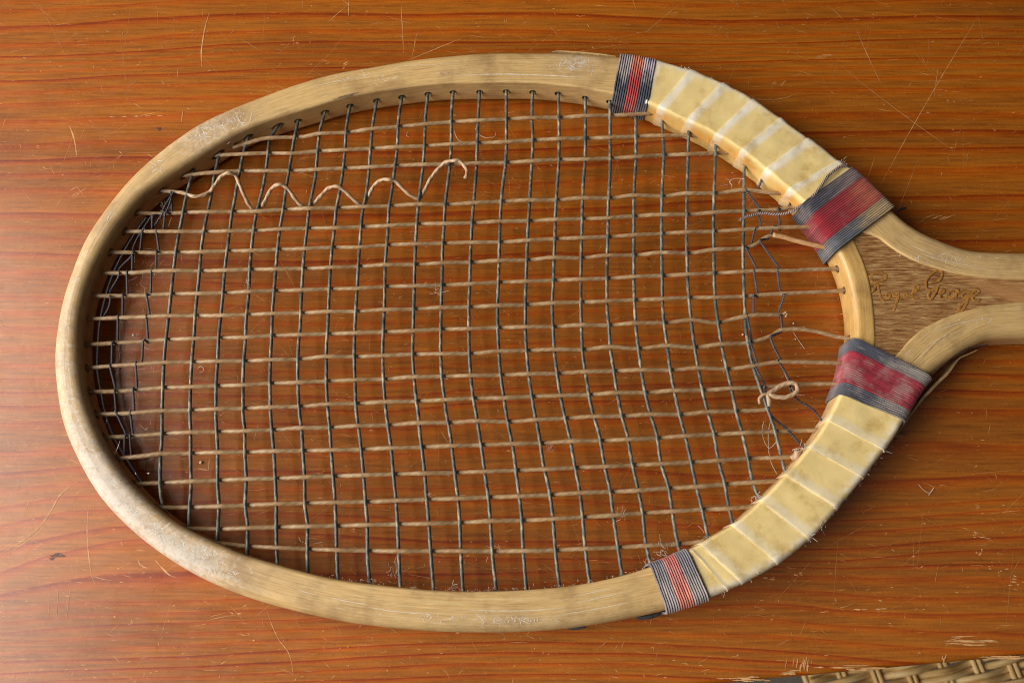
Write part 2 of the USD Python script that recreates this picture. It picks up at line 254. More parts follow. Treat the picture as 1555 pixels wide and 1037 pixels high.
# ------------------------------------------------------------------ table
EDGE = P([1100, 1555], [1037.5, 995.5], 0.0)                 # the near edge of the top
ed = (EDGE[1] - EDGE[0])[:2]; ed /= np.linalg.norm(ed); en = np.array([-ed[1], ed[0]])   # along the edge, away from the edge
E0 = EDGE[0][:2]
table = thing('table', label='scratched orange varnished pine table lying under the whole racket', category='table')
guides = [arr(s) for s in (
    '-300,45 0,45 400,28 780,28 1100,38 1555,30 1800,30', '-300,200 0,195 400,180 780,170 1200,145 1555,143 1800,143', '-300,425 0,420 440,440 840,428 1250,415 1555,410 1800,410',
    '-300,535 0,530 440,540 840,515 1250,505 1555,500 1800,500', '-300,672 0,668 200,660 440,663 585,675 700,666 840,663 1100,655 1300,640 1555,650 1800,650',
    '-300,748 0,740 130,728 250,742 440,745 840,740 1100,758 1285,772 1555,754 1800,745', '-300,950 0,872 80,845 210,822 400,830 700,850 1000,850 1250,852 1444,837 1555,832 1800,820',
    '-300,960 0,924 150,905 260,903 374,901 700,890 1000,875 1155,867 1328,871 1555,873 1800,875', '-300,985 0,960 228,944 460,937 800,925 1000,925 1155,918 1357,931 1555,932 1800,935',
    '-300,1030 0,1004 228,994 460,983 800,975 1155,985 1328,1006 1555,1030 1800,1060')]
gw = [P(g[:, 0], g[:, 1], 0.0) for g in guides]
gval = [P(777, np.interp(777, g[:, 0], g[:, 1]), 0.0)[1] for g in guides]
gfun = [PchipInterpolator(g[:, 0], g[:, 1], extrapolate=True) for g in gw]
xs0 = min(g[0, 0] for g in gw), max(g[-1, 0] for g in gw)
def ring_of(x, y):
    """growth-ring count at a point of the top, following the grain"""
    xc = np.clip(x, max(g[0, 0] for g in gw), min(g[-1, 0] for g in gw))
    G = np.stack([f(xc) for f in gfun], 0)                         # descending y
    val = np.full(x.shape, np.nan)
    top = y > G[0]; val[top] = (gval[0] + (y - G[0]))[top]
    bot = y <= G[-1]; val[bot] = (gval[-1] + (y - G[-1]))[bot]
    for k in range(len(gval) - 1):
        m = (y <= G[k]) & (y > G[k + 1])
        w = (G[k] - y) / np.maximum(G[k] - G[k + 1], 1e-3)
        val[m] = (gval[k] + (gval[k + 1] - gval[k]) * w)[m]
    yy = np.linspace(-400, 900, 4000)
    dens = np.interp(yy, [-400, -40, 0, 25, 50, 62, 170, 215, 280, 900], [1 / 5., 1 / 5., 1 / 4.8, 1 / 4.8, 1 / 10., 1 / 9., 1 / 7.5, 1 / 6., 1 / 4.4, 1 / 4.4])
    dens = dens * (.35 + 1.3 * meshkit.noise(np.stack([yy * .085, yy * 0, yy * 0], -1), 5))
    cum = np.cumsum(dens) * (yy[1] - yy[0])
    wob = meshkit.fbm(np.stack([x * .012, y * .05, x * 0], -1), 3, 3) - .5
    return np.interp(val + wob * 3.4, yy, cum)
gx = np.r_[np.linspace(-620, -300, 60)[:-1], np.linspace(-300, 300, 420), np.linspace(300, 700, 60)[1:]]
gy = np.r_[np.linspace(0, 430, 420), np.linspace(430, 700, 60)[1:]]
XX, YY = np.meshgrid(gx, gy, indexing='ij')
# the top is laid out along its own edge
def onto(a, b): return np.stack([E0[0] + ed[0] * a + en[0] * b, E0[1] + ed[1] * a + en[1] * b], -1)
edge_round = 2.0
prof = [(edge_round * (1 - math.cos(t)), -edge_round * (1 - math.sin(t))) for t in np.linspace(0, np.pi / 2, 6)]   # rounded arris
rows = [(0.0, -26.0)] + [(a, b) for a, b in prof] + [(b, 0.0) for b in gy[np.searchsorted(gy, edge_round + .6):]] + [(gy[-1], -26.0), (0.0, -26.0)]
xy = np.stack([onto(gx, b) for b, _ in rows], 1); zz = np.broadcast_to(np.array([z for _, z in rows])[None], xy.shape[:2])
wave = np.where(np.array([abs(z) < 2.2 for _, z in rows])[None], (meshkit.noise(np.stack([xy[..., 0] * .07, xy[..., 1] * 0, xy[..., 0] * 0], -1), 2) - .5) * .9 * np.exp(-np.array([b for b, _ in rows]) / 3)[None], 0)
tv = np.concatenate([xy, (zz - np.abs(wave))[..., None]], -1)
na, nb = tv.shape[:2]
i, j = np.meshgrid(np.arange(na - 1), np.arange(nb - 1), indexing='ij'); i, j = i.ravel(), j.ravel()
tf = np.stack([i * nb + j, (i + 1) * nb + j, (i + 1) * nb + j + 1, i * nb + j + 1], -1)
tvf = tv.reshape(-1, 3)
put(table, 'tabletop', tvf, tf, 'pine', smooth=True, attrs={'ring': ring_of(tvf[:, 0], tvf[:, 1])})

# scratches: worn marks in the varnish
def ribbon(px, width, z=None, taper=True):
    p = P(np.asarray(px)[:, 0], np.asarray(px)[:, 1], rng.uniform(.02, .11)); return ribbon_w(p, width, taper)
def ribbon_w(p, width, taper=True):
    p = smooth_line(p, .8) if len(p) > 2 else p[0] + (p[-1] - p[0]) * np.linspace(0, 1, 8)[:, None]
    t = np.gradient(p, axis=0); t /= np.maximum(np.linalg.norm(t, axis=1, keepdims=True), 1e-9)
    nrm = np.stack([-t[:, 1], t[:, 0], t[:, 2] * 0], -1)
    n = len(p); w = width * .5 * (np.sin(np.linspace(.08, np.pi - .08, n)) ** .6 if taper else 1) * (.5 + rng.random(n))
    v = np.stack([p + nrm * w[:, None], p - nrm * w[:, None]], 1).reshape(-1, 3)
    k = np.arange(n - 1); return v, np.stack([2 * k + 1, 2 * k + 3, 2 * k + 2, 2 * k], -1)
sb, sf = Bag(), Bag()
for line, w in (('1484,28 1384,196 1337,281', .16), ('1274,98 1347,156 1447,228', .13), ('0,841 23,828 58,801 78,775 89,754 125,729', .30), ('2,846 26,831 60,806 80,780', .12), ('135,765 138,869 145,889', .2),
                ('236,850 247,863 260,874 267,876', .35), ('209,848 214,858 223,862', .3), ('76,895 73,940', .14), ('88,895 86,939', .14), ('106,893 101,938', .12), ('406,928 423,970 439,993 445,1025', .18),
                ('318,20 306,75 307,103', .3), ('530,0 529,25', .25), ('609,5 613,83', .18), ('531,5 497,35', .15), ('702,58 617,93', .15), ('105,191 113,214 116,238', .35), ('278,167 275,186', .3), ('1030,8 980,50', .15),
                ('1120,140 1165,152 1215,140', .15), ('300,711 316,714', .3), ('316,714 318,696', .3), ('1298,40 1320,90 1338,128', .14), ('1425,100 1418,150', .12), ('1330,235 1318,270', .14), ('1395,240 1360,330', .12)):
    sb.add(*ribbon(arr(line), w * 1.2))
def blotch(u, v, w, h, n, wid=.35, ang=0.0, bag=None):
    for _ in range(int(n * .6)):
        a, b = rng.normal(0, .4, 2); L = rng.uniform(.2, .8) * w * .5
        x, y = u + a * w, v + b * h; dx, dy = L * math.cos(ang), -L * math.sin(ang)
        (bag or sb).add(*ribbon([[x - dx, y - dy], [x + dx, y + dy]], wid * rng.uniform(.5, 1.3)))
for a in ((1212, 1008, 26, 9, 26, .3, 1.4), (1130, 1030, 40, 4, 24), (1195, 1022, 24, 4, 18), (1290, 1013, 60, 4, 16), (1470, 974, 46, 9, 30), (1525, 997, 50, 4, 30), (1434, 1000, 10, 8, 10, .3, 1.3), (1340, 925, 14, 4, 6), (1307, 925, 14, 3, 5),
          (1481, 812, 10, 8, 10), (1488, 838, 8, 18, 10), (1503, 858, 8, 10, 8), (1520, 868, 8, 8, 8), (1540, 885, 10, 14, 12), (1215, 872, 10, 3, 5), (1168, 880, 14, 3, 4), (30, 820, 22, 10, 7, .2), (56, 828, 12, 10, 8, .2), (120, 290, 18, 10, 10, .2, .5), (18, 380, 20, 8, 6, .2, .5),
          (1430, 330, 40, 5, 8, .25, .35), (1250, 85, 30, 6, 6), (1180, 128, 20, 10, 5, .3, .8), (520, 95, 12, 8, 5, .3, .5)):
    blotch(*a)
for k in range(5): sb.add(*ribbon([[166 + 18 * k, 178 - k * .4], [175 + 18 * k, 177.6 - k * .4]], .3))
for _ in range(2600):                                   # small nicks and hairlines all over
    u, v = rng.uniform(-40, 1600), rng.uniform(-30, 1050); L = rng.exponential(4.0) + 1.2
    a = rng.normal(0, .25) if rng.random() < .5 else rng.uniform(0, np.pi)
    c = rng.normal(0, .06) * L
    px = np.array([[u - L * math.cos(a), v - L * math.sin(a)], [u + c * math.sin(a), v - c * math.cos(a)], [u + L * math.cos(a), v + L * math.sin(a)]])
    q = P(px[:, 0], px[:, 1], rng.uniform(.02, .11))
    if min((q[:, :2] - E0) @ en) < 3: continue
    (sb if rng.random() < .34 else sf).add(*ribbon_w(q, rng.uniform(.07, .20) * (1.7 if L < 3.5 else .8)))
for _ in range(260):                                    # long faint hairlines
    u, v = rng.uniform(0, 1555), rng.uniform(0, 1000); L = rng.uniform(15, 60); a = rng.uniform(0, np.pi)
    q = P([u - L * math.cos(a), u + rng.normal(0, .8), u + L * math.cos(a)], [v - L * math.sin(a), v + rng.normal(0, .8), v + L * math.sin(a)], rng.uniform(.02, .05))
    if min((q[:, :2] - E0) @ en) < 3: continue
    sf.add(*ribbon_w(q, rng.uniform(.04, .08)))
tag(sb.put(table, 'scratch', 'scratch', False), kind='stuff')
tag(sf.put(table, 'faint_scratch', 'scratch_faint', False), kind='stuff')
kb = Bag()
for u, v, a, b in ((88, 843, 11, 3.2), (242, 196, 3.0, 2.6), (985, 393, 2, 1.4), (79, 848, 4, 2)):
    th = np.linspace(0, 2 * np.pi, 17)[:-1]; r = 1 + .25 * np.sin(3 * th + u)
    q = P(u + a * r * np.cos(th), v + b * r * np.sin(th), .04); c = P([u], [v], .04)
    kb.add(np.vstack([q, c]), [[(k + 1) % 16, k, 16] for k in range(16)])
tag(kb.put(table, 'dark_nick', 'dark_knot', False), kind='stuff')

# ------------------------------------------------------------------ the racket's curves
Z0, H = 0.9, 13.6                                       # underside of the frame, its thickness
ZT, ZM = Z0 + H, Z0 + H * .5
OUT = arr('1760,386 1680,385.5 1615,385 1555,384.7 1516,384 1473,379.5 1430,366.5 1386,346 1353,320 1291,262 1268,246 1224.6,214 1175,179 1118,142 1075,122 1031,106 994,96 941.7,87.5 901,84.6 843,81.7 801.5,81.7 744,81.7 686,86 628,92 570,102 527,109 483,119 '
          '440,132.5 392.6,149.7 349,167 306,187 262,216 222,248 187,283 158,320 131,360 109,412 99,441 90.4,476 84.6,513.5 82.6,554 86,591.6 91,625 99,654.7 113.5,688 132,724 155.4,758.8 184.4,790.6 219,821 260,850.5 305.8,877 349,896.5 401,914.5 460,930 '
          '520,943 600,953.5 680,959 760,960 840,956 900,948.5 943,941 1007,927 1073.5,906 1122.7,885 1177.7,854.5 1218,824 1247,796 1273,765 1301,731.6 1330,694 1344,676.7 1361.6,648 1409.5,572 1444,546 1487.6,527 1531,522 1555,521 1615,520.5 1680,520.3 1760,520')
INN = arr('801.5,151 743.7,151 685.8,152 628,157 570,165.6 526.8,174 483.4,187 440,200 400,213.5 372,226 337,246 300,269 256.7,297 222,328 198.8,358 184.4,380.5 165.6,415 152.6,450 144,484.6 141,519 141,557 146.8,600 155.4,633 167,662 187,700 216,738 248,770 300,806.5 334.8,823 378,842 421.5,855.5 460,866.5 '
          '526.8,881.7 584.6,889 642.5,894.8 729,897.7 787,896 829,893.3 872,888.5 930,877.4 985,861 1040,838 1077.7,816 1112.4,795 1138.4,771.5 1165,745 1191,716 1222.7,677 1240,650.6 1256,619 1270,582 1278,546 1281.5,510 1279,473.5 1271,436 1258,403 1240,373 1224,350 1205,326 1175.4,300 1144,273 1089,233.5 1031,204.6 979,181.5 915.7,165 858,155.5')
def profile(w, h, ro, ri, rb):
    """rounded section: x (mm from the outer side), z; per station arrays allowed. Starts at the outer bottom, up, over the top to the inner side, back underneath"""
    w = np.asarray(w, float)[..., None]; one = np.ones_like(w)
    q = np.linspace(0, np.pi / 2, 6)
    X, Z = [], []
    def arc(cx, cz, r, a0):
        for a in q: X.append(cx + r * math.cos(a0 - a) * one); Z.append((cz + r * math.sin(a0 - a)) * one)
    def mid(n, x0, z0, x1, z1):
        for k in range(1, n + 1):
            u = k / (n + 1); X.append(x0 + (x1 - x0) * u); Z.append((z0 + (z1 - z0) * u) * one)
    # corners (clockwise seen along the rail): outer bottom, outer top, inner top, inner bottom
    arc(rb * one, rb, rb, 1.5 * np.pi); mid(3, 0 * one, rb, 0 * one, h - ro)
    arc(ro * one, h - ro, ro, np.pi); mid(7, ro * one, h, w - ri, h)
    arc(w - ri, h - ri, ri, .5 * np.pi); mid(4, w, h - ri, w, rb)
    arc(w - rb, rb, rb, 0.); mid(2, w - rb, 0, rb * one, 0)
    return np.concatenate(X, -1), np.concatenate(Z, -1)
RO, RI, RB = 4.0, .9, 2.8
def section(O, N, d=0.0, h=H, ro=RO, ri=RI, rb=RB, zb=Z0, dd=None):
    """rings of the section between rail points O and N (n,2), grown by d"""
    dv = N - O; w = np.linalg.norm(dv, axis=1); dv = dv / w[:, None]
    x, z = profile(w + 2 * d, h + 2 * d, ro + d, ri + d, rb + d)
    p2 = O[:, None] + dv[:, None] * (x - d)[..., None]
    return np.concatenate([p2, np.broadcast_to(z - d + zb, x.shape)[..., None]], -1), x, z
def grid_faces(n, m, closed_m=True, closed_n=False):
    i, j = np.meshgrid(np.arange(n if closed_n else n - 1), np.arange(m if closed_m else m - 1), indexing='ij'); i, j = i.ravel(), j.ravel()
    return np.stack([i * m + j, i * m + (j + 1) % m, ((i + 1) % n) * m + (j + 1) % m, ((i + 1) % n) * m + j], -1)
def caps(n, m):
    k = np.arange(1, m - 1)
    a = np.stack([k * 0, k, k + 1], -1)[:, ::-1]; b = np.stack([k * 0, k, k + 1], -1) + (n - 1) * m
    return a, b
def nearest_on(poly, pts, closed):
    """parameter (index float) of the nearest point of a polyline"""
    a = poly; b = np.roll(poly, -1, 0); 
    if not closed: a, b = a[:-1], b[:-1]
    d = b - a; t = np.clip(((pts[:, None] - a[None]) * d[None]).sum(-1) / np.maximum((d * d).sum(-1), 1e-9)[None], 0, 1)
    q = a[None] + t[..., None] * d[None]; r = ((pts[:, None] - q) ** 2).sum(-1); k = r.argmin(1); i = np.arange(len(pts))
    return k + t[i, k]
def at(poly, s):
    n = len(poly); k = np.floor(s).astype(int); u = (s - k)[:, None]
    return poly[k % n] * (1 - u) + poly[(k + 1) % n] * u if True else None
def at_open(poly, s):
    s = np.clip(s, 0, len(poly) - 1.0001); k = np.floor(s).astype(int); u = (s - k)[:, None]; return poly[k] * (1 - u) + poly[k + 1] * u
po, pn = resample(OUT, 700), resample(INN, 480, closed=True)         # traced outlines
Ow, Nw = P(po[:, 0], po[:, 1], ZM)[:, :2], P(pn[:, 0], pn[:, 1], ZM)[:, :2]
def gauss(a, s, closed):
    from scipy.ndimage import gaussian_filter1d
    return gaussian_filter1d(a, s, axis=0, mode='wrap' if closed else 'nearest')
def normals2(p, closed):
    t = (np.roll(p, -1, 0) - np.roll(p, 1, 0)) if closed else np.gradient(p, axis=0)
    t /= np.linalg.norm(t, axis=1, keepdims=True); return np.stack([-t[:, 1], t[:, 0]], -1)
for it in range(8):                                                   # let the rounded section's outline meet the traced outlines
    for which in (0, 1):
        if which == 0:
            O, N, tgt, cl = Ow, at(Nw, nearest_on(Nw, Ow, True)), po, False
        else:
            O, N, tgt, cl = at_open(Ow, nearest_on(Ow, Nw, False)), Nw, pn, True
        far = np.linalg.norm(N - O, axis=1) > 24                      # on the shaft the section is just the arm's own
        u14 = (N - O) / np.linalg.norm(N - O, axis=1, keepdims=True) * 14
        if which == 0: N = np.where(far[:, None], O + u14, N)
        else: O = np.where(far[:, None], N - u14, O)
        rings, _, _ = section(O, N)
        ip = proj(rings); nm = normals2(tgt, cl)
        side = ((proj(np.c_[O, np.full(len(O), ZM)]) - proj(np.c_[N, np.full(len(N), ZM)])) * nm).sum(1)
        nm = nm * np.where((side > 0) == (which == 0), 1, -1)[:, None]   # pointing away from the section
        ext = ((ip - tgt[:, None]) * nm[:, None]).sum(-1).max(1)
        wn = (O - N) / np.linalg.norm(O - N, axis=1, keepdims=True) * (1 if which == 0 else -1)
        step = gauss(-ext * .25 * .8, 2, cl)[:, None] * wn
        if which == 0: Ow = gauss(Ow + step, 1.0, False)
        else: Nw = gauss(Nw + step, 1.0, True)

# inner edges of the two arms that run on into the shaft (on the top face)
ARM_U = P(*arr('1328,352 1357.5,378 1401,400 1444,413 1502,422 1555,424 1640,425 1900,425').T, ZT)[:, :2]
ARM_L = P(*arr('1352,548 1360,541.5 1380.6,517 1415,491 1459,473.5 1502,463 1555,457 1640,453 1900,452').T, ZT)[:, :2]
OU_EXT = P([1900], [386], ZM)[:, :2]; OL_EXT = P([1900], [519], ZM)[:, :2]
Ofull = np.vstack([OU_EXT[::-1], Ow, OL_EXT])
# stations of the bent main strip: head (rail N) plus arms
sN = np.arange(len(Nw)); 
def nidx(u, v, z=ZT): return nearest_on(Nw, P([u], [v], z)[:, :2], True)[0]
def oidx(u, v, z=ZM): return nearest_on(Ow, P([u], [v], z)[:, :2], False)[0]
a0, a1 = nidx(1245, 345), nidx(1290, 560)                # from inside the upper throat binding round the head to the lower one
if a1 < a0: a1 += len(Nw)
def tail(arm, outs, anchor_o):
    a = resample(arm, 90); o = at_open(Ofull, nearest_on(Ofull, a, False)); return o, a
head_s = np.linspace(a0, a1, 420)
# run the head in the direction that goes round the tip
if np.linalg.norm(at(Nw, np.array([(a0 + a1) / 2]))[0] - P(141, 519, ZM)[:2]) > 120:
    a1 -= len(Nw); head_s = np.linspace(a0, a1, 420)
hN = at(Nw, head_s % len(Nw)); hO = at_open(Ow, gauss(nearest_on(Ow, hN, False), 4, False))
uO, uN = tail(ARM_U, None, None); lO, lN = tail(ARM_L, None, None)
sO, sNn = np.vstack([uO[::-1], hO, lO]), np.vstack([uN[::-1], hN, lN])
trans = np.r_[np.arange(len(uO) - 6, len(uO) + 10), np.arange(len(uO) + len(hO) - 10, len(uO) + len(hO) + 6)]
sO, sNn = gauss(sO, 1.2, False), gauss(sNn, 1.2, False)

racket = thing('tennis_racket', label='old wooden tennis racket with broken gut strings and thread bindings', category='tennis racket')
def wear_at(p):
    """how worn the varnish is: strongest on the outer shoulder of the tip and the lower left"""
    q = proj(p); tip = np.exp(-((q[:, 0] - 190) / 190) ** 2 - ((q[:, 1] - 640) / 330) ** 2)
    spots = sum(a * np.exp(-((q[:, 0] - u) / w) ** 2 - ((q[:, 1] - v) / h) ** 2) for u, v, w, h, a in ((330, 205, 80, 60, .65), (875, 95, 40, 22, .7), (190, 730, 60, 60, .5), (290, 850, 90, 50, .6), (760, 945, 200, 18, .45), (700, 105, 60, 10, .2), (1440, 390, 90, 30, .35)))
    return np.clip(tip * .95 + spots, 0, 1.15)
tipw = np.exp(-((proj(np.c_[sO, np.full(len(sO), ZT)])[:, 0] - 80) / 260) ** 2)[:, None]      # the tip's edges are worn round
rings, x, z = section(sO, sNn, ro=RO + .8 * tipw, ri=RI + 2.2 * tipw)
n, m = rings.shape[:2]
fv = rings.reshape(-1, 3)
lng = np.r_[0, np.cumsum(np.linalg.norm(np.diff((sO + sNn) / 2, axis=0), axis=1))]
per = np.concatenate([np.zeros((n, 1)), np.cumsum(np.linalg.norm(np.diff(rings, axis=1), axis=2), axis=1)], 1)
topness = np.clip((z - 8) / 8, 0, 1) * np.clip(1.25 - x / np.maximum(x.max(1, keepdims=True), 1e-6), .25, 1)
fst = np.stack([np.repeat(lng, m), per.ravel(), wear_at(fv) * (.42 + .58 * topness.ravel())], -1)
c0, c1 = caps(n, m)
ff = grid_faces(n, m); ff = np.vstack([ff[:, [0, 1, 2]], ff[:, [0, 2, 3]], c0, c1])
frame_tm = trimesh.Trimesh(fv, ff, process=False)
if frame_tm.volume < 0: ff = ff[:, ::-1]

# ------------------------------------------------------------------ strings, traced crossing by crossing
VERT = [arr(s) for s in (
 '290,272.6 285.6,288.5 281.3,305.8 277,329 272.6,350 268.2,374.7 261,432.6 257.3,470 253.2,505 249.4,542.5 247.4,586 246,640 246,660 243.7,695 243,735.7 246,761.7',
 '331.9,239.3 329,251 324.6,274 321.8,291.4 316,320 311.6,340.6 305.8,377.6 303,412.3 299.5,447 296.6,476 294.3,513.5 291.4,548.2 289.4,585.8 288.5,630 289.4,654.7 289.4,695 290,735.7 287.9,770.4 287,796.4',
 '373.8,219 369.5,233.5 365,256.7 360.8,277 356.5,303 352,326 349.5,345 344.9,380.5 341,412.3 338.5,447 335.3,478.8 331.9,513.5 330.4,548 328,585.8 327.7,630 329,654.7 330.4,695 330.4,732.8 332.4,767.5 331,799 330,819.6',
 '416.3,200.3 410,210.4 405.6,245 401.3,274 394,305.8 388.3,329 385,350 382,377.6 379,412.3 377.6,447 373.8,484.6 372.4,519.3 370,551 368.9,585.8 368.9,630 371.5,651.8 371.8,686.5 373.8,727 372.4,764.6 376,802 375.3,841',
 '452,187 449,201 443,233.5 439,259.6 434.5,285.6 430.2,317.4 424.8,349 421.5,377.6 418.6,412.3 415.7,447 413.4,478.8 412.3,513.5 410.5,548.2 410,585.8 411,630 412.9,654.7 416.3,695 417.8,727 419.5,767.5 419.5,799 421,854',
 '492,175.7 484.8,204.6 482,233.5 479,268 474.7,291 469,320 466,350 462.6,377.6 459.7,415 457.4,455.7 455.9,496 453,525 452,565.6 453,600 455,630 458.2,655 459.7,683.6 462.6,730 463,764.6 466.9,799 466.6,839.8 467.5,868.7',
 '531,165.6 525.3,201.7 523.9,227.7 520.4,262.5 515.8,291.4 510.3,320.3 507.7,350 504.2,377.6 501.3,415 499.3,455.7 497.8,496 495.5,531 495.5,571.4 496.4,600 498.5,630 500.7,651.8 503,686.5 506,724 508.5,758.8 510.3,799 511.4,839.8 512.9,877.4',
 '571.6,157 565.8,193 562.6,227.8 560,262.5 555.7,297 550.8,320 548,350 545.6,380.5 543.5,415 541.2,455.7 538.9,496 537.8,536.7 538.9,577 539.8,606 541.5,630 544.7,651.8 548.5,683.6 552.2,724 555,761.7 557.7,799 558,839.8 561.5,883',
 '610,151 604.9,187.3 603.4,222 599,259.6 594.7,291.4 590.4,320 589,350 586.9,374.7 584.6,415 584,455.7 582.3,496 581,536.7 582.3,577 584.6,609 586.8,630 589.8,651.8 594.2,683.6 597.6,724 601.4,761.7 603.4,793.5 605.4,839.8 607.8,889',
 '649.7,145.3 646,181.5 644.5,222 642.5,251 638.7,282.7 635.2,311.6 632.3,350 630.9,374.7 629.4,415 628.6,455.7 627.4,496 626.6,536.7 628.6,571.4 632.3,609 635.2,630 637.2,654.7 641.6,689.4 645.3,724 648.2,761.7 651,793.5 654,837 658.4,894.8',
 '688.2,142.4 685.3,181.5 685.3,219 682.4,256.7 678.6,288.5 675.7,314.5 673.8,350 672,377.6 671.4,415 670.2,455.7 669.4,496 669,531 670.8,571.4 674.9,606 678,630 682.4,651.8 687.3,689.4 691.6,727 696,761.7 698,793.5 699.7,837 703.2,897.7',
 '728.6,138 726.3,175.7 724.9,213.3 723.4,256.7 720,300 717.7,326 716.2,350 714.5,385 713.3,432.6 711.9,467 711.9,502 712.7,536.7 714.8,571.4 719,606 723.2,630 726.3,649 732,686.5 737.3,727 742.2,761.7 744.6,793.5 747.4,837 753.8,896',
 '768.9,138 768.9,175.7 769,216 767.4,251 764,277 760.5,314.5 759,350 757.6,397.8 756.7,432.6 755.3,467 755.8,502 757.6,536.7 760.5,571.4 765.4,606 769,630 772.6,649 779,680.7 784.2,721 789,758.8 792.3,790.6 794.3,834 799.5,894.8',
 '809.3,138 807.8,175.7 809.2,213.3 807.8,245 805.3,284 803.4,322 801.5,350 800.7,369 798.6,426.8 797.8,461.5 797.8,496 799.5,531 802.4,565.6 807.3,600 811.5,626 817,652 825.5,707 833.5,742 839.4,785 843.2,834 849.7,890.4',
 '847.7,141 848.6,175.7 849.2,213.3 848.6,245 845.4,291.4 843.4,326 842.8,350 841.4,392 840,432.6 838.5,464.4 840,502 842,536.7 845.7,565.6 852,606 857,630 864.2,660.5 872.3,704 880.4,747 884.7,784.9 888.2,828 895.4,883',
 '889,145.3 889,175.7 889,210.4 888.2,245 885.3,285.6 883.9,329 883.6,350 882.4,392 881.9,432.6 881.9,464.4 883,502 884.7,536.7 889,565.6 895.4,606 900.5,628 909.3,657.6 918,706.8 926.7,747 931.6,784.9 937.4,825.4 944.6,873',
 '925.8,152 926.4,175.7 926.4,210.4 926.7,245 925,291.4 923.5,320 923.2,350 922,392 921.5,426.8 921.5,461.5 924.4,493.3 926.4,525 931.6,559.8 937.4,597.4 943.8,630 951.8,657.6 960,704 969.2,744.4 975.8,779 980.2,822.5 986.5,851',
 '966.3,167 965.4,204.6 965.7,236.4 963.7,274 962.5,305.8 962.5,350 962.5,383.4 962.5,424 963.4,455.7 965.4,493 969.2,528 973.5,559.8 979.3,594.5 988,630 996.7,657.6 1003.3,701 1015.5,741.5 1020.7,776 1025.6,808 1030.5,831',
 '1005.4,175.7 1006.2,204.6 1008.2,230.6 1006.8,262.5 1005.4,291.4 1004.6,340 1004.8,386.3 1005.4,424 1006,461.5 1008.8,493.3 1013.2,525 1017.5,559.8 1024,594.5 1032,630 1040,660.5 1048.7,698 1057.4,738.6 1066,773.3 1074.2,812',
 '1045.8,191.6 1045.3,222 1044.4,256.7 1043,291.4 1043,320 1042.4,350 1043,383.4 1043.8,418 1046.4,455.7 1049.6,487.5 1054.5,525 1060.9,562.7 1067.5,597.4 1076,630 1082.9,654.7 1090.7,698 1100.8,735.7 1105,761.7 1111,787.8',
 '1087.2,213.3 1086.3,239.3 1084.9,279.8 1084,306 1083.4,350 1084,380.5 1084.3,415 1085.8,452.8 1090,487.5 1095,519.3 1102.2,554 1111,591.6 1119,630 1125.4,651.8 1135,692 1142.7,730 1150.8,751.6',
 '1130.6,239.3 1129.7,279.8 1129.7,320 1129,350 1128.3,377.6 1129,418 1130.6,455.7 1132,490.4 1135.5,519.3 1142.7,554 1154.3,588.7 1165.9,622 1175.4,649 1184.7,686.5 1192.5,718')]
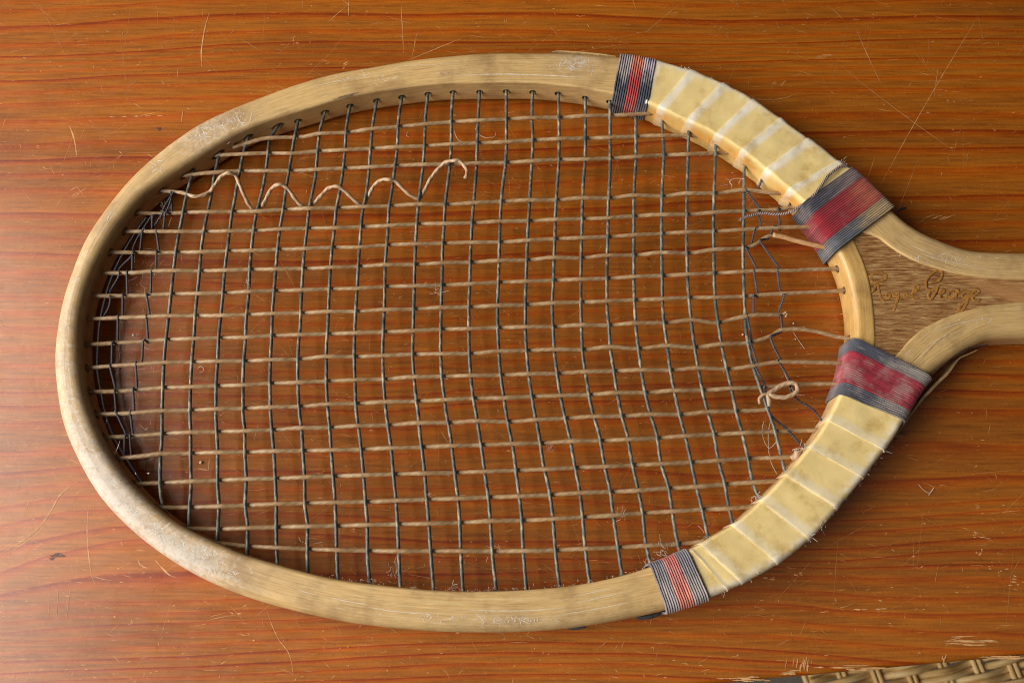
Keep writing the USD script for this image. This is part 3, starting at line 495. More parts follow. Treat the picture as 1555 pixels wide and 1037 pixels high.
HORI = [arr(s) for s in (
 '375.3,217.6 407,210 460,208 486,203 524,201.7 564,196 602,193 645,188.7 686,185.8 726,183 767,181.5 807,179 847.7,179 889.7,176 927,175.7 965,173.7 999.6,172',
 '333,235.8 369.5,234 407,233 443,233 483.4,230 524,227.7 563,226 603.4,223.4 644,222 685,219 725,217.6 767,215.6 808.8,213.3 849,211 889.7,210.4 927,209 965,207.5 1006.8,206 1045,206 1077.7,207.5',
 '291.4,265.3 326,262 363.7,260 401.3,259.6 442,259.6 480.5,257.5 521,256 561.5,253.8 599,251.8 642.5,250 683,249.4 723.4,248 766.8,247.4 807,244.5 847.7,242.8 888,242 926.7,240.8 965.7,238 1006.8,235.8 1045,234.4 1086,233 1118,230.6',
 '223.4,323.8 245,324.6 279.8,323 317.4,321.7 352,321.7 386.8,321 427,318.9 469,316.5 509.4,316 551,314 590.4,313 636.7,310 675.7,310.8 719,308 761,306.4 803.9,303.8 844.8,303.8 883.9,300.6 924.4,301 962.5,296.6 1006,298 1043,293.7 1085,293.7 1129.7,288.5 1152,290.6 1178,293.5 1198.6,290.6',
 '201.7,351.6 233.5,351.6 272.6,351.6 311,352 349,350.7 385.4,350.7 423.8,348 465.5,347 507,346 549,345 589,342.6 632,340.6 674,339.4 716,339 759,336 804,335.6 843.4,333.3 883.9,332.7 923,331 963.4,328.4 1004,326 1043,326 1083.4,322.6 1129.7,320.5 1155,319.6 1184,318 1204,315',
 '183,383.4 210,383.4 239.3,384 266.8,383.4 305.8,382.5 345,381.4 382.5,380.5 421.5,379 463,377.6 505,376 545.6,375.3 587,372.4 630.3,370.4 672.8,369.8 714.8,368 757.6,368 801,365 842.8,363 883.9,361 923,359.7 962.5,356.8 1004.8,355 1042.4,352.4 1083.4,351.6 1129,348.5 1155,347 1184,345.6 1216,345 1237.6,344',
 '175.7,414.6 198.8,414.3 233.5,411.7 262.5,410.9 303,411.7 341,410.3 379,409.4 418.6,408.5 461.7,408 502.2,406 545.6,405 586,402 629.4,402 671.4,399.3 714.8,398.7 757.6,395.5 802,395 841.4,391 882.4,392 922,387.7 962.5,387.7 1004.8,383.4 1043,384.8 1084,379 1129,377 1146.5,371.6 1164,360 1175.4,357 1204,364.4 1236,371.6 1256.4,376',
 '161,449.3 190,449.3 224.9,448.5 259.6,446.4 299.5,445.6 339,445 377.6,442.7 415.7,441.8 460,440.2 500.7,439 543.5,437.8 584.6,435.4 629.4,434 671.4,433 713.3,431 756.7,429 800,427 840.5,425.9 881.9,423.9 921.5,423 962.5,420 1005.4,418.7 1043.8,416.6 1084.3,415 1129,412.3 1155,411 1200,410.9 1227,409.3 1276,408.5',
 '152.6,483.7 184,482.3 222,481 256.7,479.4 296.6,479.4 336,478.8 374.7,478 413.4,476 458,475.4 499.3,473 541.2,473 583,470 628,469.6 670,466.7 712.5,466.4 755.3,463.8 800,462.9 838.5,460 881.9,459 921.5,457 963.4,455.7 1006,453.7 1046.4,452 1085.8,451.4 1130.6,450 1155,448 1213,444.6 1256,443 1285,440.9',
 '149.7,522.2 175.7,520.8 216,518.7 252.3,515.6 294.3,514 333.3,513 372.4,512 412.3,509.8 457.4,507.8 497.8,507 539,505.4 582.3,504.3 627.4,502 669.4,500 711.9,499 755.3,497.6 800,496.2 839,496.2 882.4,493.3 923,493.9 965.4,490.4 1007.7,490.4 1049.6,485.5 1089,490.4 1106.6,486 1132,480.3 1155,478 1176,478 1189,477.5',
 '146.8,557.5 170,555.5 210.4,553 249.4,550.3 291.4,549.7 330.4,548.2 370,548.2 410.5,546 454.5,545.4 496.4,541 537.8,541.6 581.7,539.6 626.6,538 669,537 711.9,537 756.7,533 801,532.3 840.5,530.3 883.9,530.9 926.4,526.5 968.3,529.4 1012.6,524.5 1054,527.4 1095,522.2 1134,520.8 1155,515.6 1172,509.7 1187,501 1213,499.6 1242,504 1270.7,511 1293.8,514.6',
 '154,594.5 175.7,594 207.5,592 246.5,588.7 289.4,587.3 328,585.8 369,584.4 410,582 451.6,580.6 495.8,578.6 538.9,576.6 582.3,575.7 628.6,572 670.8,571.4 714.8,570 760.5,569.4 802.5,567.6 845.7,567 889,564 931.6,563.3 973.5,561.3 1017.5,562 1060.9,558.4 1102,560.4 1142.7,555.5 1187,549.5 1233,550 1288,552',
 '159.8,628.6 198.8,627 245,623.4 288.5,622.8 329,620.5 369,620 410.8,618 457.4,617 497,613.3 539.8,612.7 584.6,609.8 632.3,609 674.9,606.7 719,604.6 765.4,603.8 808,602 852,600.3 894,599.4 937.4,596 980.8,596 1024,592.5 1067.5,592.2 1111,589.3 1152,588 1217,583.5 1254.6,582.7 1276,583.5',
 '172.8,663.4 210.4,661.4 245,658.5 288.5,656 329,655.3 371,654 412.9,652.7 456,649.5 500.7,649 544,646 589,645.5 636.7,641.7 680,641.7 725,638.8 771,640.2 813.5,637 860.7,635 902.7,632 946,631.6 989.4,628.7 1033.7,629.3 1074.8,625 1119.6,624 1163,622',
 '193,694.6 222,691.4 245,688.5 290,688 330.4,686.5 371.8,686.5 415.7,684.5 459.7,684.2 503,683 548.5,682 593.3,679.9 640.4,678.7 685.8,676.4 730.7,675.5 778.4,673.5 821.8,673 866.5,669.7 911.4,669 954.7,666.9 999.6,664.8 1041.5,661.4 1084.9,659.6 1127,657 1173,655.2 1196.7,654.4 1240,653',
 '217.6,734.2 245,732.8 290,730.5 330.4,729 373.8,727 417.8,726 462.6,724 506,722.7 552,721 597.6,719.8 644.8,718.3 690,717.5 735,715.4 782.7,714 826.8,712 872.3,710 917,708 960.5,706 1003.3,703.9 1048.7,701.9 1090.7,698.7 1134,696 1186,694.3 1204,693',
 '256.7,770.4 288.5,769.8 331.9,768.4 373.8,767 418.6,764.6 463,763.7 508.5,762.3 555,761.7 600.5,759.7 648.2,758 694.5,756.5 740.8,754.8 788.5,753 835.5,751 881,748 926.7,746.4 969.2,744.4 1015.5,741 1057.4,738.6 1102,735 1144,732 1179,730',
 '300,802.8 331.9,802.8 376,801.3 419.5,800 466,798.7 510,797.9 557,796.4 603.4,795.6 651,794.4 697.4,793.5 745,790.6 792.3,790 839.5,787.5 884.7,784.9 931.6,782 975.8,779 1020.7,776 1066,773.3 1106.6,771.3 1138.4,769',
 '343.4,826 375.3,828.8 421,831 467.5,833 512.3,834.6 558.6,835.5 605.4,836.3 653.4,836.3 700.3,836 746.6,836.5 794.3,836 842,835 888,832.6 937.4,831 980.8,828 1025.6,826 1057.4,823')]
H_ROW = [1, 2, 3] + list(range(5, 21))                   # row 4 is the broken string
V_COL = list(range(-3, 19))
FV = [PchipInterpolator(a[:, 1], a[:, 0]) for a in VERT]; FH = [PchipInterpolator(a[:, 0], a[:, 1]) for a in HORI]
crossV = [[] for _ in VERT]; crossH = [[] for _ in HORI]
for b, (fh, ha) in enumerate(zip(FH, HORI)):
    for c, (fv_, va) in enumerate(zip(FV, VERT)):
        y = np.clip(500, va[0, 1], va[-1, 1])
        for _ in range(30):
            x_ = float(np.clip(fv_(y), ha[0, 0], ha[-1, 0])); y = float(np.clip(fh(x_), va[0, 1], va[-1, 1]))
        if abs(fv_(y) - x_) > 1.5 or abs(fh(x_) - y) > 1.5: continue
        over = (H_ROW[b] + V_COL[c] + 1) % 2 == 0 if False else (H_ROW[b] + V_COL[c] - 0) % 2 == 0
        crossV[c].append((y, 1 if over else -1)); crossH[b].append((x_, -1 if over else 1))
AV, AH = .80, .70
def zcurve(cr, t, amp, t0, t1):
    cr = sorted(cr)
    if not cr: return np.zeros_like(t)
    k = np.array([c[0] for c in cr]); s = np.array([c[1] for c in cr], float)
    k = np.r_[t0 - 1, k, t1 + 1]; s = np.r_[0, s, 0]
    kk, ss = [k[0]], [s[0]]
    for a, b in zip(range(1, len(k)), range(len(k))):
        if k[a] - kk[-1] > 1: kk.append(k[a]); ss.append(s[a])
    return PchipInterpolator(kk, ss)(np.clip(t, kk[0], kk[-1])) * amp
def into_frame(p, head, tail_):
    if head:
        d = p[0] - p[3]; d /= np.linalg.norm(d); p = np.vstack([p[0] + d * head, p[0] + d * head * .5, p])
    if tail_:
        d = p[-1] - p[-4]; d /= np.linalg.norm(d); p = np.vstack([p, p[-1] + d * tail_ * .5, p[-1] + d * tail_])
    return p
def string(p, r, mt, name, sides=10, lab=None):
    v, f, a = tube(p, r, sides, rnd=rng.random() * 10)
    path = put(racket, name, v, f, mt, True, {'st': a})
    if lab: tag(path, label=lab)
    return path
hole_pts = []
ZS = ZM + .3
for c, a in enumerate(VERT):
    t = np.arange(a[0, 1], a[-1, 1], 3.0); u = FV[c](t)
    p = P(u, t, ZS + zcurve(crossV[c], t, AV, a[0, 1], a[-1, 1]))
    r = .63 * (1 + .08 * (meshkit.noise(np.stack([t * .06, t * 0 + c, t * 0], -1), 4) - .5))
    hole_pts.append((p[0], p[0] - p[3])); hole_pts.append((p[-1], p[-1] - p[-4]))
    string(into_frame(p, 5, 7), np.r_[r[0], r[0], r, r[-1], r[-1]], 'blue_gut', 'blue_string')
for b, a in enumerate(HORI):
    t = np.arange(a[0, 0], a[-1, 0], 3.0); u = FH[b](t)
    p = P(t, u, ZS + zcurve(crossH[b], t, AH, a[0, 0], a[-1, 0]))
    loose = H_ROW[b] in (11, 15)
    lft, rgt = 6, 0 if loose else 5
    hole_pts.append((p[0], p[0] - p[3]))
    if not loose: hole_pts.append((p[-1], p[-1] - p[-4]))
    p = into_frame(p, lft, rgt)
    nz = meshkit.noise(np.stack([p[:, 0] * .25, p[:, 1] * 0 + b, p[:, 0] * 0], -1), 8)
    string(p, .79 * (1 + .14 * (nz - .5)), 'tan_gut', 'tan_string', lab='slack tan string with a kinked end near the throat' if H_ROW[b] in (8, 12) else None)

# the broken string: crimped by the weave it came out of
curl = arr('259.6,290.8 276.9,292.8 297,298.6 310,296 319,291 328,279 337,267.4 347,262.8 356.5,266 364,281 372,300 379,313 388,321 397,314 407,296 413,286 424.4,280.3 436,286 447,301 457,312 467,316 476,309.5 487.7,297 500,285.5 511,283 524,291 538.3,304.5 549.5,312.5 558.6,299.5 570,280 584,272.6 597.6,274.4 613.5,288.5 627,299 636,302 643,292.5 653,273 665.6,256.7 680,245.4 694.5,244 704.6,251.5 709,260 706.7,271')
cu = smooth_line(curl, 2.5)
cz = np.interp(cu[:, 0] + np.r_[0, np.maximum.accumulate(np.cumsum(np.diff(cu[:, 0]) < 0))] * 0, [255, 297, 318, 347, 388, 424, 467, 511, 551, 590, 637, 690, 712], [0, .9, .2, 4.0, -3.2, 2.6, -3.0, 2.4, -2.6, 3.2, -2.2, 4.5, 3.4])
cp = into_frame(P(cu[:, 0], cu[:, 1], ZS + cz), 6, 0)
v, f, a = tube(cp, .74 * (1 + .12 * np.sin(np.arange(len(cp)) * .9)), 10)
tag(put(racket, 'broken_string', v, f, 'pale_gut', True, {'st': a}), label='loose broken string curling in waves')
hole_pts.append((cp[2], cp[0] - cp[3]))

# fine cords laced between the long strings at the tip and the throat
def cord(name, segs, mt='fine_blue_cord', r=.42, lab=None):
    pts, zs = [], []
    for k, s in enumerate(segs):
        pts += [s[0], s[1]]; zs += [1.25, -.9]
    pts, zs = np.array(pts, float), np.array(zs)
    d = np.r_[0, np.cumsum(np.linalg.norm(np.diff(pts, axis=0), axis=1) + .01)]
    t = np.arange(0, d[-1], 1.5)
    p = P(PchipInterpolator(d, pts[:, 0])(t), PchipInterpolator(d, pts[:, 1])(t), ZS + PchipInterpolator(d, zs)(t))
    v, f, a = tube(p, r, 7); q = put(racket, name, v, f, mt, True, {'st': a})
    if lab: tag(q, label=lab)
def zz_(s, ox, oy, k=3.4575):
    o = []
    for t in s.split():
        a, b = t.split('-'); o.append(tuple(tuple((float(w) / k + (ox, oy)[i]) for i, w in enumerate(q.split(','))) for q in (a, b)))
    return o
E_, F_, A_, D_, H_, J_ = (60, 340), (60, 620), (60, 60), (1080, 120), (800, 340), (1055, 480)
cord('lacing_cord', zz_('690,798-695,920 665,905-645,1015', *A_) + zz_('612,30-630,155 615,140-612,255 590,240-580,380 560,365-582,495 560,478-572,625 550,607-532,745 505,725-513,878 490,860-500,1000', *E_) + zz_('475,10-492,150 475,140-485,265', *F_), lab='inner lacing cord at the tip')
cord('lacing_cord', zz_('690,835-640,920 595,925-588,1020', *A_) + zz_('548,25-518,160 492,145-483,262 458,247-462,382 437,368-437,505 412,480-410,635 383,618-378,755 368,737-403,880 393,868-405,1005', *E_) + zz_('398,10-460,145 450,140-447,250', *F_), lab='outer lacing cord at the tip')
cord('lacing_cord', zz_('270,480-215,590 180,580-262,690 245,690-265,790 240,780-195,885 185,880-245,1010', *D_)[:4] + zz_('1150,125-1215,250 1190,240-1213,385 1190,370-1190,485 1155,475-1183,620 1170,612-1215,745 1190,730-1255,855 1245,855-1270,930', *H_) + zz_('385,480-490,600 492,602-575,700', *J_), lab='inner lacing cord at the throat')
cord('lacing_cord', zz_('425,610-375,690 350,675-362,795 335,770-295,840 255,845-370,1010', *D_) + zz_('1315,235-1340,370 1350,372-1315,480 1330,480-1340,560 1280,595-1340,725 1315,715-1383,850', *H_) + zz_('500,370-570,460 575,462-670,555', *J_), lab='outer lacing cord at the throat')
cord('lacing_cord', zz_('700,805-640,915 655,900-590,1000 590,925-520,1030', *A_) + zz_('548,25-490,140 492,145-415,250 420,255-365,375 372,380-332,490', *E_), r=.36, lab='innermost tangled lacing cord at the tip')
# lacing that runs from hole to hole along the inside of the tip
tipN = smooth_line(P(*arr('222,331 204,356 188,383 171,418 160,452 152,488 149,522 148,558 154,597 161,630 174,665 195,700 218,736').T, ZS - .2), 2)
v, f, a = tube(tipN, .42, 7); put(racket, 'lacing_cord', v, f, 'fine_blue_cord', True, {'st': a})

# ------------------------------------------------------------------ frame with its string holes
import manifold3d as m3
fm = m3.Manifold(m3.Mesh(vert_properties=fv.astype(np.float32), tri_verts=ff.astype(np.uint32)))
drills = []
for p, d in hole_pts:
    d = d / np.linalg.norm(d)
    q = m3.Manifold.cylinder(9, 1.35, 1.75, 14)
    xa = np.cross([0, 0, 1.], d); xa /= np.linalg.norm(xa); ya = np.cross(d, xa)
    drills.append(q.transform(np.column_stack([xa, ya, d, p - d * 4]).tolist()))
cut = None
try:
    if not fm.is_empty():
        mm_ = (fm - m3.Manifold.batch_boolean(drills, m3.OpType.Add)).to_mesh()
        cut = (mm_.vert_properties[:, :3].astype(float), mm_.tri_verts.astype(int))
except Exception as e:
    print('holes skipped', e)
print('frame', fm.status(), fm.num_tri(), cut is not None)
if cut is None: cut = (fv, ff)
frame = put(racket, 'frame', cut[0], cut[1], 'ash_wood', 35, {'st': fst}, src=fv)
tag(frame, label='bent pale ash frame worn white at the tip')

# ------------------------------------------------------------------ throat arch, wedge, lettering
arch_in_s = np.linspace(nidx(1232, 340, ZM), nidx(1276, 590, ZM), 2)
sa, sb_ = nidx(1228, 350), nidx(1272, 590)
L_ = len(Nw); d_ = (sb_ - sa) % L_
if d_ > L_ / 2: d_ -= L_
ar_s = sa + np.linspace(0, d_, 90)
arN = at(Nw, ar_s % L_)
arO = resample(P(*arr('1279,318 1301,369.4 1317,407 1325.6,444.6 1330,488 1331,520 1322,560').T, ZT)[:, :2], 300)
arO_m = at_open(arO, gauss(nearest_on(arO, arN, False), 3, False))
rg, x, z = section(arO_m, arN, h=H - .35, ro=1.0, ri=2.2)
n, m = rg.shape[:2]; lg = np.r_[0, np.cumsum(np.linalg.norm(np.diff(arN, axis=0), axis=1))]
pr = np.concatenate([np.zeros((n, 1)), np.cumsum(np.linalg.norm(np.diff(rg, axis=1), axis=2), axis=1)], 1)
c0, c1 = caps(n, m); gf = grid_faces(n, m); gf = np.vstack([gf[:, [0, 1, 2]], gf[:, [0, 2, 3]], c0, c1])
if trimesh.Trimesh(rg.reshape(-1, 3), gf, process=False).volume < 0: gf = gf[:, ::-1]
am = m3.Manifold(m3.Mesh(vert_properties=rg.reshape(-1, 3).astype(np.float32), tri_verts=gf.astype(np.uint32)))
av, af = rg.reshape(-1, 3), gf
try:
    mm_ = (am - m3.Manifold.batch_boolean(drills, m3.OpType.Add)).to_mesh()
    if len(mm_.tri_verts): av, af = mm_.vert_properties[:, :3].astype(float), mm_.tri_verts.astype(int)
except Exception as e: print('arch holes skipped', e)
put(racket, 'throat_arch', av, af, 'arch_wood', 35, {'st': np.stack([np.repeat(lg, m), pr.ravel(), np.full(n * m, .10)], -1)}, src=rg.reshape(-1, 3))
from shapely.geometry import Polygon, Point
aU, aL = resample(ARM_U, 80), resample(ARM_L, 80)
wpoly = Polygon(np.vstack([arO[25:275], aL, aU[::-1]])).buffer(.6).buffer(0)
wz = ZT - .75
wt = trimesh.creation.extrude_polygon(wpoly if wpoly.geom_type == 'Polygon' else max(wpoly.geoms, key=lambda g: g.area), wz - Z0 - .5, engine='earcut'); wt.apply_translation([0, 0, Z0 + .5])
wv = np.array(wt.vertices); qx = proj(wv)
put(racket, 'throat_wedge', wv, wt.faces, 'wedge_wood', False, {'st': np.stack([wv[:, 0], wv[:, 1], np.clip((qx[:, 0] - 1530) / 25, 0, .85)], -1)})
LET = {'R': ['198,240 178,275 160,308 140,330', '185,245 150,232 135,205 150,165 195,145 245,148 278,175 268,212 225,228 185,232', '200,235 205,280 215,330 235,385 265,418'],
 'o': ['285,350 300,335 315,345 312,372 295,385 283,370 285,350'], 'y': ['340,330 345,360 365,365 385,335', '395,322 385,390 365,450 345,508'],
 'a': ['475,340 455,340 443,358 450,376 466,368 478,345 482,376'], 'l': ['500,375 530,340 575,288 580,262 560,265 532,320 520,370 540,390 582,378'],
 'G': ['800,165 795,140 760,128 715,145 670,190 645,240 650,285 690,308 740,292 772,262', '798,165 780,205 740,232 690,242', '770,262 745,310 715,360 690,392 668,355 690,318'],
 'e': ['770,350 805,330 815,308 790,310 772,350 785,385 815,388 850,355'], 'o2': ['885,318 858,335 855,370 885,378 908,352 905,325 880,318'], 'r': ['918,380 930,330 940,308 955,335 975,332'],
 'g': ['1050,322 1005,330 980,360 995,380 1030,365 1060,318 1035,390 1005,460 975,500 940,516 960,470 1010,410'], 'e2': ['1062,378 1110,345 1138,318 1118,300 1085,320 1068,365 1085,400 1125,408 1148,388']}
ge, gg = Bag(), Bag()
for k, ss in LET.items():
    for s_ in ss:
        q = arr(s_) / 6.098 + [1300, 390]; p = smooth_line(P(q[:, 0], q[:, 1], wz + .02), .25)
        w = .33 * (1.0 + .55 * np.sin(np.linspace(0, np.pi, len(p))) + .35 * (meshkit.noise(p * 1.1, 3) - .5))
        if k in ('G', 'e', 'o2', 'r', 'g', 'e2') or s_ is ss[0] and k == 'R':
            v, f, a = tube(p + np.array([.28, .05, 0]), w * (1.25 + .9 * (meshkit.noise(p * .8, 9) - .5)), 8); v[:, 2] = wz + .01 + np.abs(v[:, 2] - wz) * .06; ge.add(v, f)
        v, f, a = tube(p, w, 8); v[:, 2] = wz + .06 + (v[:, 2] - wz) * .12; gg.add(v, f)
tag(gg.put(racket, 'lettering', 'letter_gilt'), label='gilt script lettering reading Royal George on the brown wedge')
ge.put(racket, 'lettering_outline', 'letter_edge')

def on_top(px, width, bag):
    q = np.asarray(px, float); bag.add(*ribbon_w(P(q[:, 0], q[:, 1], ZT + rng.uniform(.02, .07)), width))
sc, ck, km = Bag(), Bag(), Bag()
for u, v, w, h, n in ((172, 722, 12, 26, 60), (205, 768, 16, 24, 80), (240, 808, 26, 20, 90), (285, 838, 32, 16, 90), (335, 872, 34, 12, 46), (120, 640, 8, 40, 40), (103, 560, 7, 60, 30), (118, 430, 8, 36, 26), (165, 335, 10, 26, 24), (240, 255, 20, 16, 26), (320, 200, 36, 16, 60), (360, 180, 30, 10, 26), (780, 942, 60, 7, 44), (640, 940, 60, 7, 26), (870, 98, 26, 8, 40), (1440, 392, 60, 8, 24), (560, 118, 60, 10, 16), (1480, 492, 50, 14, 12)):
    for _ in range(n):
        a, b = rng.normal(0, .6, 2); L = rng.exponential(2.2) + .8; an = rng.uniform(0, np.pi)
        x_, y_ = u + a * w, v + b * h
        qq = P([x_], [y_], ZT)[:, :2]; kk = nearest_on(Ow, qq, False)
        tp = math.exp(-((x_ - 80) / 260) ** 2)
        if np.linalg.norm(at_open(Ow, kk) - qq) < 3.2 + 1.2 * tp or np.linalg.norm(at(Nw, nearest_on(Nw, qq, True)) - qq) < 1.2 + 2.4 * tp: continue
        on_top([[x_ - L * math.cos(an), y_ - L * math.sin(an)], [x_ + rng.normal(0, .8), y_ + rng.normal(0, .8)], [x_ + L * math.cos(an), y_ + L * math.sin(an)]], rng.uniform(.10, .26), sc)
for line, w in (('690,115 760,113 830,115 890,118', .30), ('560,921 600,928 660,932', .16), ('500,906 530,913 560,917', .14), ('700,925 780,927 860,922', .14), ('870,905 930,893', .16), ('875,915 960,897', .16), ('845,934 900,925 960,913', .12), ('450,895 480,903', .14), ('590,104 640,99 700,97', .12), ('470,133 520,122 560,115', .14), ('1400,386 1440,397 1500,408', .14), ('1420,505 1460,490 1510,482', .14), ('1395,548 1420,520 1450,503', .12), ('1380,372 1420,388', .14)):
    on_top(arr(line), w, sc)
for line, w in (('1362,366 1400,388 1450,405 1500,412', .10), ('1400,545 1425,518 1460,497', .10), ('1375,560 1400,535', .10), ('620,107 660,103', .12), ('505,152 520,147 545,141', .45), ('520,150 535,144', .5), ('960,112 940,108', .12)):
    on_top(arr(line), w, ck)
for u, v, a, b in ((676, 112, 10, 3.5),):
    th = np.linspace(0, 2 * np.pi, 25)[:-1]; rr = 1 + .18 * np.sin(3 * th + 1) + .1 * np.sin(7 * th); q = P(u + a * rr * np.cos(th), v + b * rr * np.sin(th), ZT + .04); km.add(np.vstack([q, P([u], [v], ZT + .06)]), [[(k + 1) % 24, k, 24] for k in range(24)])
tag(sc.put(racket, 'white_scuff', 'scuff', False), kind='stuff'); tag(ck.put(racket, 'grain_crack', 'grain_crack', False), kind='stuff'); km.put(racket, 'knot', 'frame_knot', False)

# ------------------------------------------------------------------ parchment wrapping and thread bindings
def line_idx(o, r):
    """rail parameters of a line across the frame: its outer end and its end on the inner top edge"""
    return oidx(*o, z=ZT - 2), nidx(*r, z=ZT)
def pairs(lo, li, n):
    lo = np.asarray(lo); li = np.asarray(li)
    return at_open(Ow, lo), at(Nw, li % len(Nw))
def lerp_idx(a, b, t, L=None):
    d = b - a
    if L: d = (d + L / 2) % L - L / 2
    return a + d * t
def smoothstep(a, b, x): t = np.clip((x - a) / (b - a), 0, 1); return t * t * (3 - 2 * t)
def wrap_strip(l0, l1, first, stain, wrinkle=0.0):
    """one turn of parchment from line l0 to line l1 (each (outer, inner) rail parameters)"""
    nn = 14; t = np.linspace(0, 1, nn)
    so = lerp_idx(l0[0], l1[0], t); si = lerp_idx(l0[1], l1[1], t, len(Nw))
    O, N = pairs(so, si, nn)
    d = .45 + .30 * (1 - smoothstep(0, .30, t)) * (1 - first * .5)         # the lap is proud
    vs, cs = [], []
    for k in range(nn):
        r, x, z = section(O[k:k + 1], N[k:k + 1], d=d[k] if 0 < k < nn - 1 else (d[k] if k == 0 else .44), ro=2.0, ri=.7)
        r = r[0]; jit = (meshkit.fbm(r * .16, 3, 7) - .5)[:, None] * np.array([.5, .5, .9]); r = r + jit
        if k == 0: r = r + 0
        vs.append(r)
        xx, zz2 = x[0], z[0]; w = xx.max()
        inner = np.clip((xx - w + 1.4) / 1.2, 0, 1) * np.clip((H - 1 - zz2) / 2, 0, 1)
        lap = (1 - smoothstep(.20, .27, t[k])) * np.clip(.55 + .9 * (meshkit.noise(r * .6, 12) - .25), 0, 1)
        outer = np.clip((3.6 - xx) / 2.2, 0, 1) * np.clip(meshkit.fbm(r * .8, 2, 3) * 2.6 - .75, 0, 1)
        base = np.array([.77, .575, .245]) * (1 + .10 * (meshkit.noise(r * .09, 5)[:, None] - .5)); ylw = np.array([.72, .49, .16])
        c = base + (ylw - base) * (smoothstep(.55, 1, xx / w) * .55 * stain * meshkit.noise(r * .12, 9))[:, None]
        wall = np.array([.66, .42, .12]) if stain > .8 else np.array([.62, .42, .22])
        c = c + (wall - c) * (inner * .8)[:, None]; org = np.array([.60, .27, .045])
        band = inner * np.clip((zz2 - H + 8.) / 2, 0, 1) * np.clip(meshkit.fbm(r * .11, 2, 21) * 4 - 1.35, 0, 1) * stain
        c = c + (org - c) * (band * .8)[:, None]
        c = c + (np.array([.93, .88, .78]) - c) * (lap * (.42 + .38 * (stain > .8)) * (1 - inner * .6))[:, None]
        c = c + (np.array([.84, .76, .68]) - c) * (outer * .85)[:, None]
        cs.append(c)
    v = np.vstack(vs); m = len(vs[0])
    # a lip down to the strip beneath at the lap
    r0, _, _ = section(O[:1], N[:1], d=.40, ro=2.0, ri=.7)
    v = np.vstack([r0[0], v]); c = np.vstack([cs[0], np.vstack(cs)])
    f = grid_faces(nn + 1, m)
    if trimesh.Trimesh(v, np.vstack([f[:, [0, 1, 2]], f[:, [0, 2, 3]]]), process=False).volume < 0: f = f[:, ::-1]
    return put(racket, 'parchment_wrap', v, f, 'parchment', 50, {'col': np.clip(c, 0, 1)}, src=v)
U_LINES = [((988, 97), (981, 153)), ((1046, 113), (1005, 152)), ((1095, 130), (1048.7, 171)), ((1138, 158), (1092, 194.5)), ((1184, 182), (1135, 217)), ((1224.6, 213), (1172.6, 247)), ((1271, 248), (1211.6, 273)), ((1296, 268), (1240, 312))]
L_LINES = [((1375, 640), (1290, 600)), ((1337, 684), (1263, 643)), ((1306, 726), (1234, 685)), ((1265, 771), (1194, 723)), ((1220, 814), (1154.5, 760.5)), ((1172, 848), (1111, 796.6)), ((1121, 882), (1062, 825.6)), ((1100, 891), (1050, 835)), ((1066, 908), (1036, 838))]
for ls, stn, sgn in ((U_LINES, 1.0, 1), (L_LINES, .45, 1)):
    idx = [line_idx(*l) for l in ls]
    if stn < 1: idx = idx[::-1]
    for k in range(len(idx) - 1): wrap_strip(idx[k], idx[k + 1], k == 0, stn)

def binding(name, la, lb, turns, bands, d, lab, cfun):
    """whipping of thread from line la to line lb"""
    b = path_for(racket, name); UsdGeom.Xform.Define(stage, b); tag(b, label=lab)
    i0, i1 = line_idx(*la), line_idx(*lb)
    t = np.linspace(0, 1, turns); so = lerp_idx(i0[0], i1[0], t); si = lerp_idx(i0[1], i1[1], t, len(Nw))
    O, N = pairs(so, si, turns)
    gap = np.linalg.norm(np.diff((O + N) / 2, axis=0), axis=1).mean(); r = gap * .55
    start = 0
    for bname, cnt, key in bands:
        bag = Bag(); ks = range(start, min(turns, start + cnt)); start += cnt
        core = []
        for k in ks:
            rg, x, z = section(O[k:k + 1], N[k:k + 1], d=d + r * .5, ro=2.5, ri=1.6)
            p = resample(rg[0], 110, closed=True)
            p = p + (meshkit.noise(np.c_[p[:, :2] * .25, np.full(len(p), k * 3.1)], 6)[:, None] - .5) * .16
            dvec = (N[k] - O[k]); w = np.linalg.norm(dvec); q = np.clip(((p[:, :2] - O[k]) @ dvec) / w / w, 0, 1); down = np.clip((ZT - p[:, 2]) / H, 0, 1)
            v, f, a = tube(p, r, 6, closed=True, rnd=k * 1.7)
            col = cfun(key, q, down, k, p)
            bag.add(v, f, st=a, col=np.repeat(col, 7, axis=0))
        rgc, _, _ = section(O[list(ks)], N[list(ks)], d=d + r * .85, ro=2.5, ri=1.6)
        nk, mk = rgc.shape[:2]; vv = rgc.reshape(-1, 3)
        bag.add(vv, grid_faces(nk, mk)[:, ::-1], st=np.zeros((len(vv), 3)), col=np.repeat(bag.a['col'][-1].mean(0)[None] * .7, len(vv), 0))
        bag.put(b, bname, 'thread')
def fade(pattern):
    def fn(key, q, down, k, p):
        n1 = .3 * meshkit.fbm(np.c_[p[:, :2] * .09, np.full(len(p), k * .25)], 3, 31) + .7 * meshkit.fbm(np.c_[p[:, :2] * .28, np.full(len(p), k * 1.7)], 3, 41); n2 = meshkit.fbm(np.c_[p[:, :2] * .5, np.full(len(p), k * .9)], 2, 17)
        fresh, faded, mid = [np.array(c) for c in pattern[key]]
        wgt = np.clip((1.0 if key != 'r' else .62) - 1.25 * smoothstep(.15, .9, q) + (n1 - .5) * (2.8 if key != 'r' else 2.0), 0, 1) * (down < .6)
        c = fresh + (faded - fresh) * wgt[:, None]
        side = np.clip(down * 3, 0, 1) * (q > .9)
        c = c + (mid - c) * (side * .6)[:, None]
        hv = ((k * 7919) % 13) / 12.
        return np.clip(c * (.70 + .35 * n2[:, None] + .30 * hv), .01, 1)
    return fn
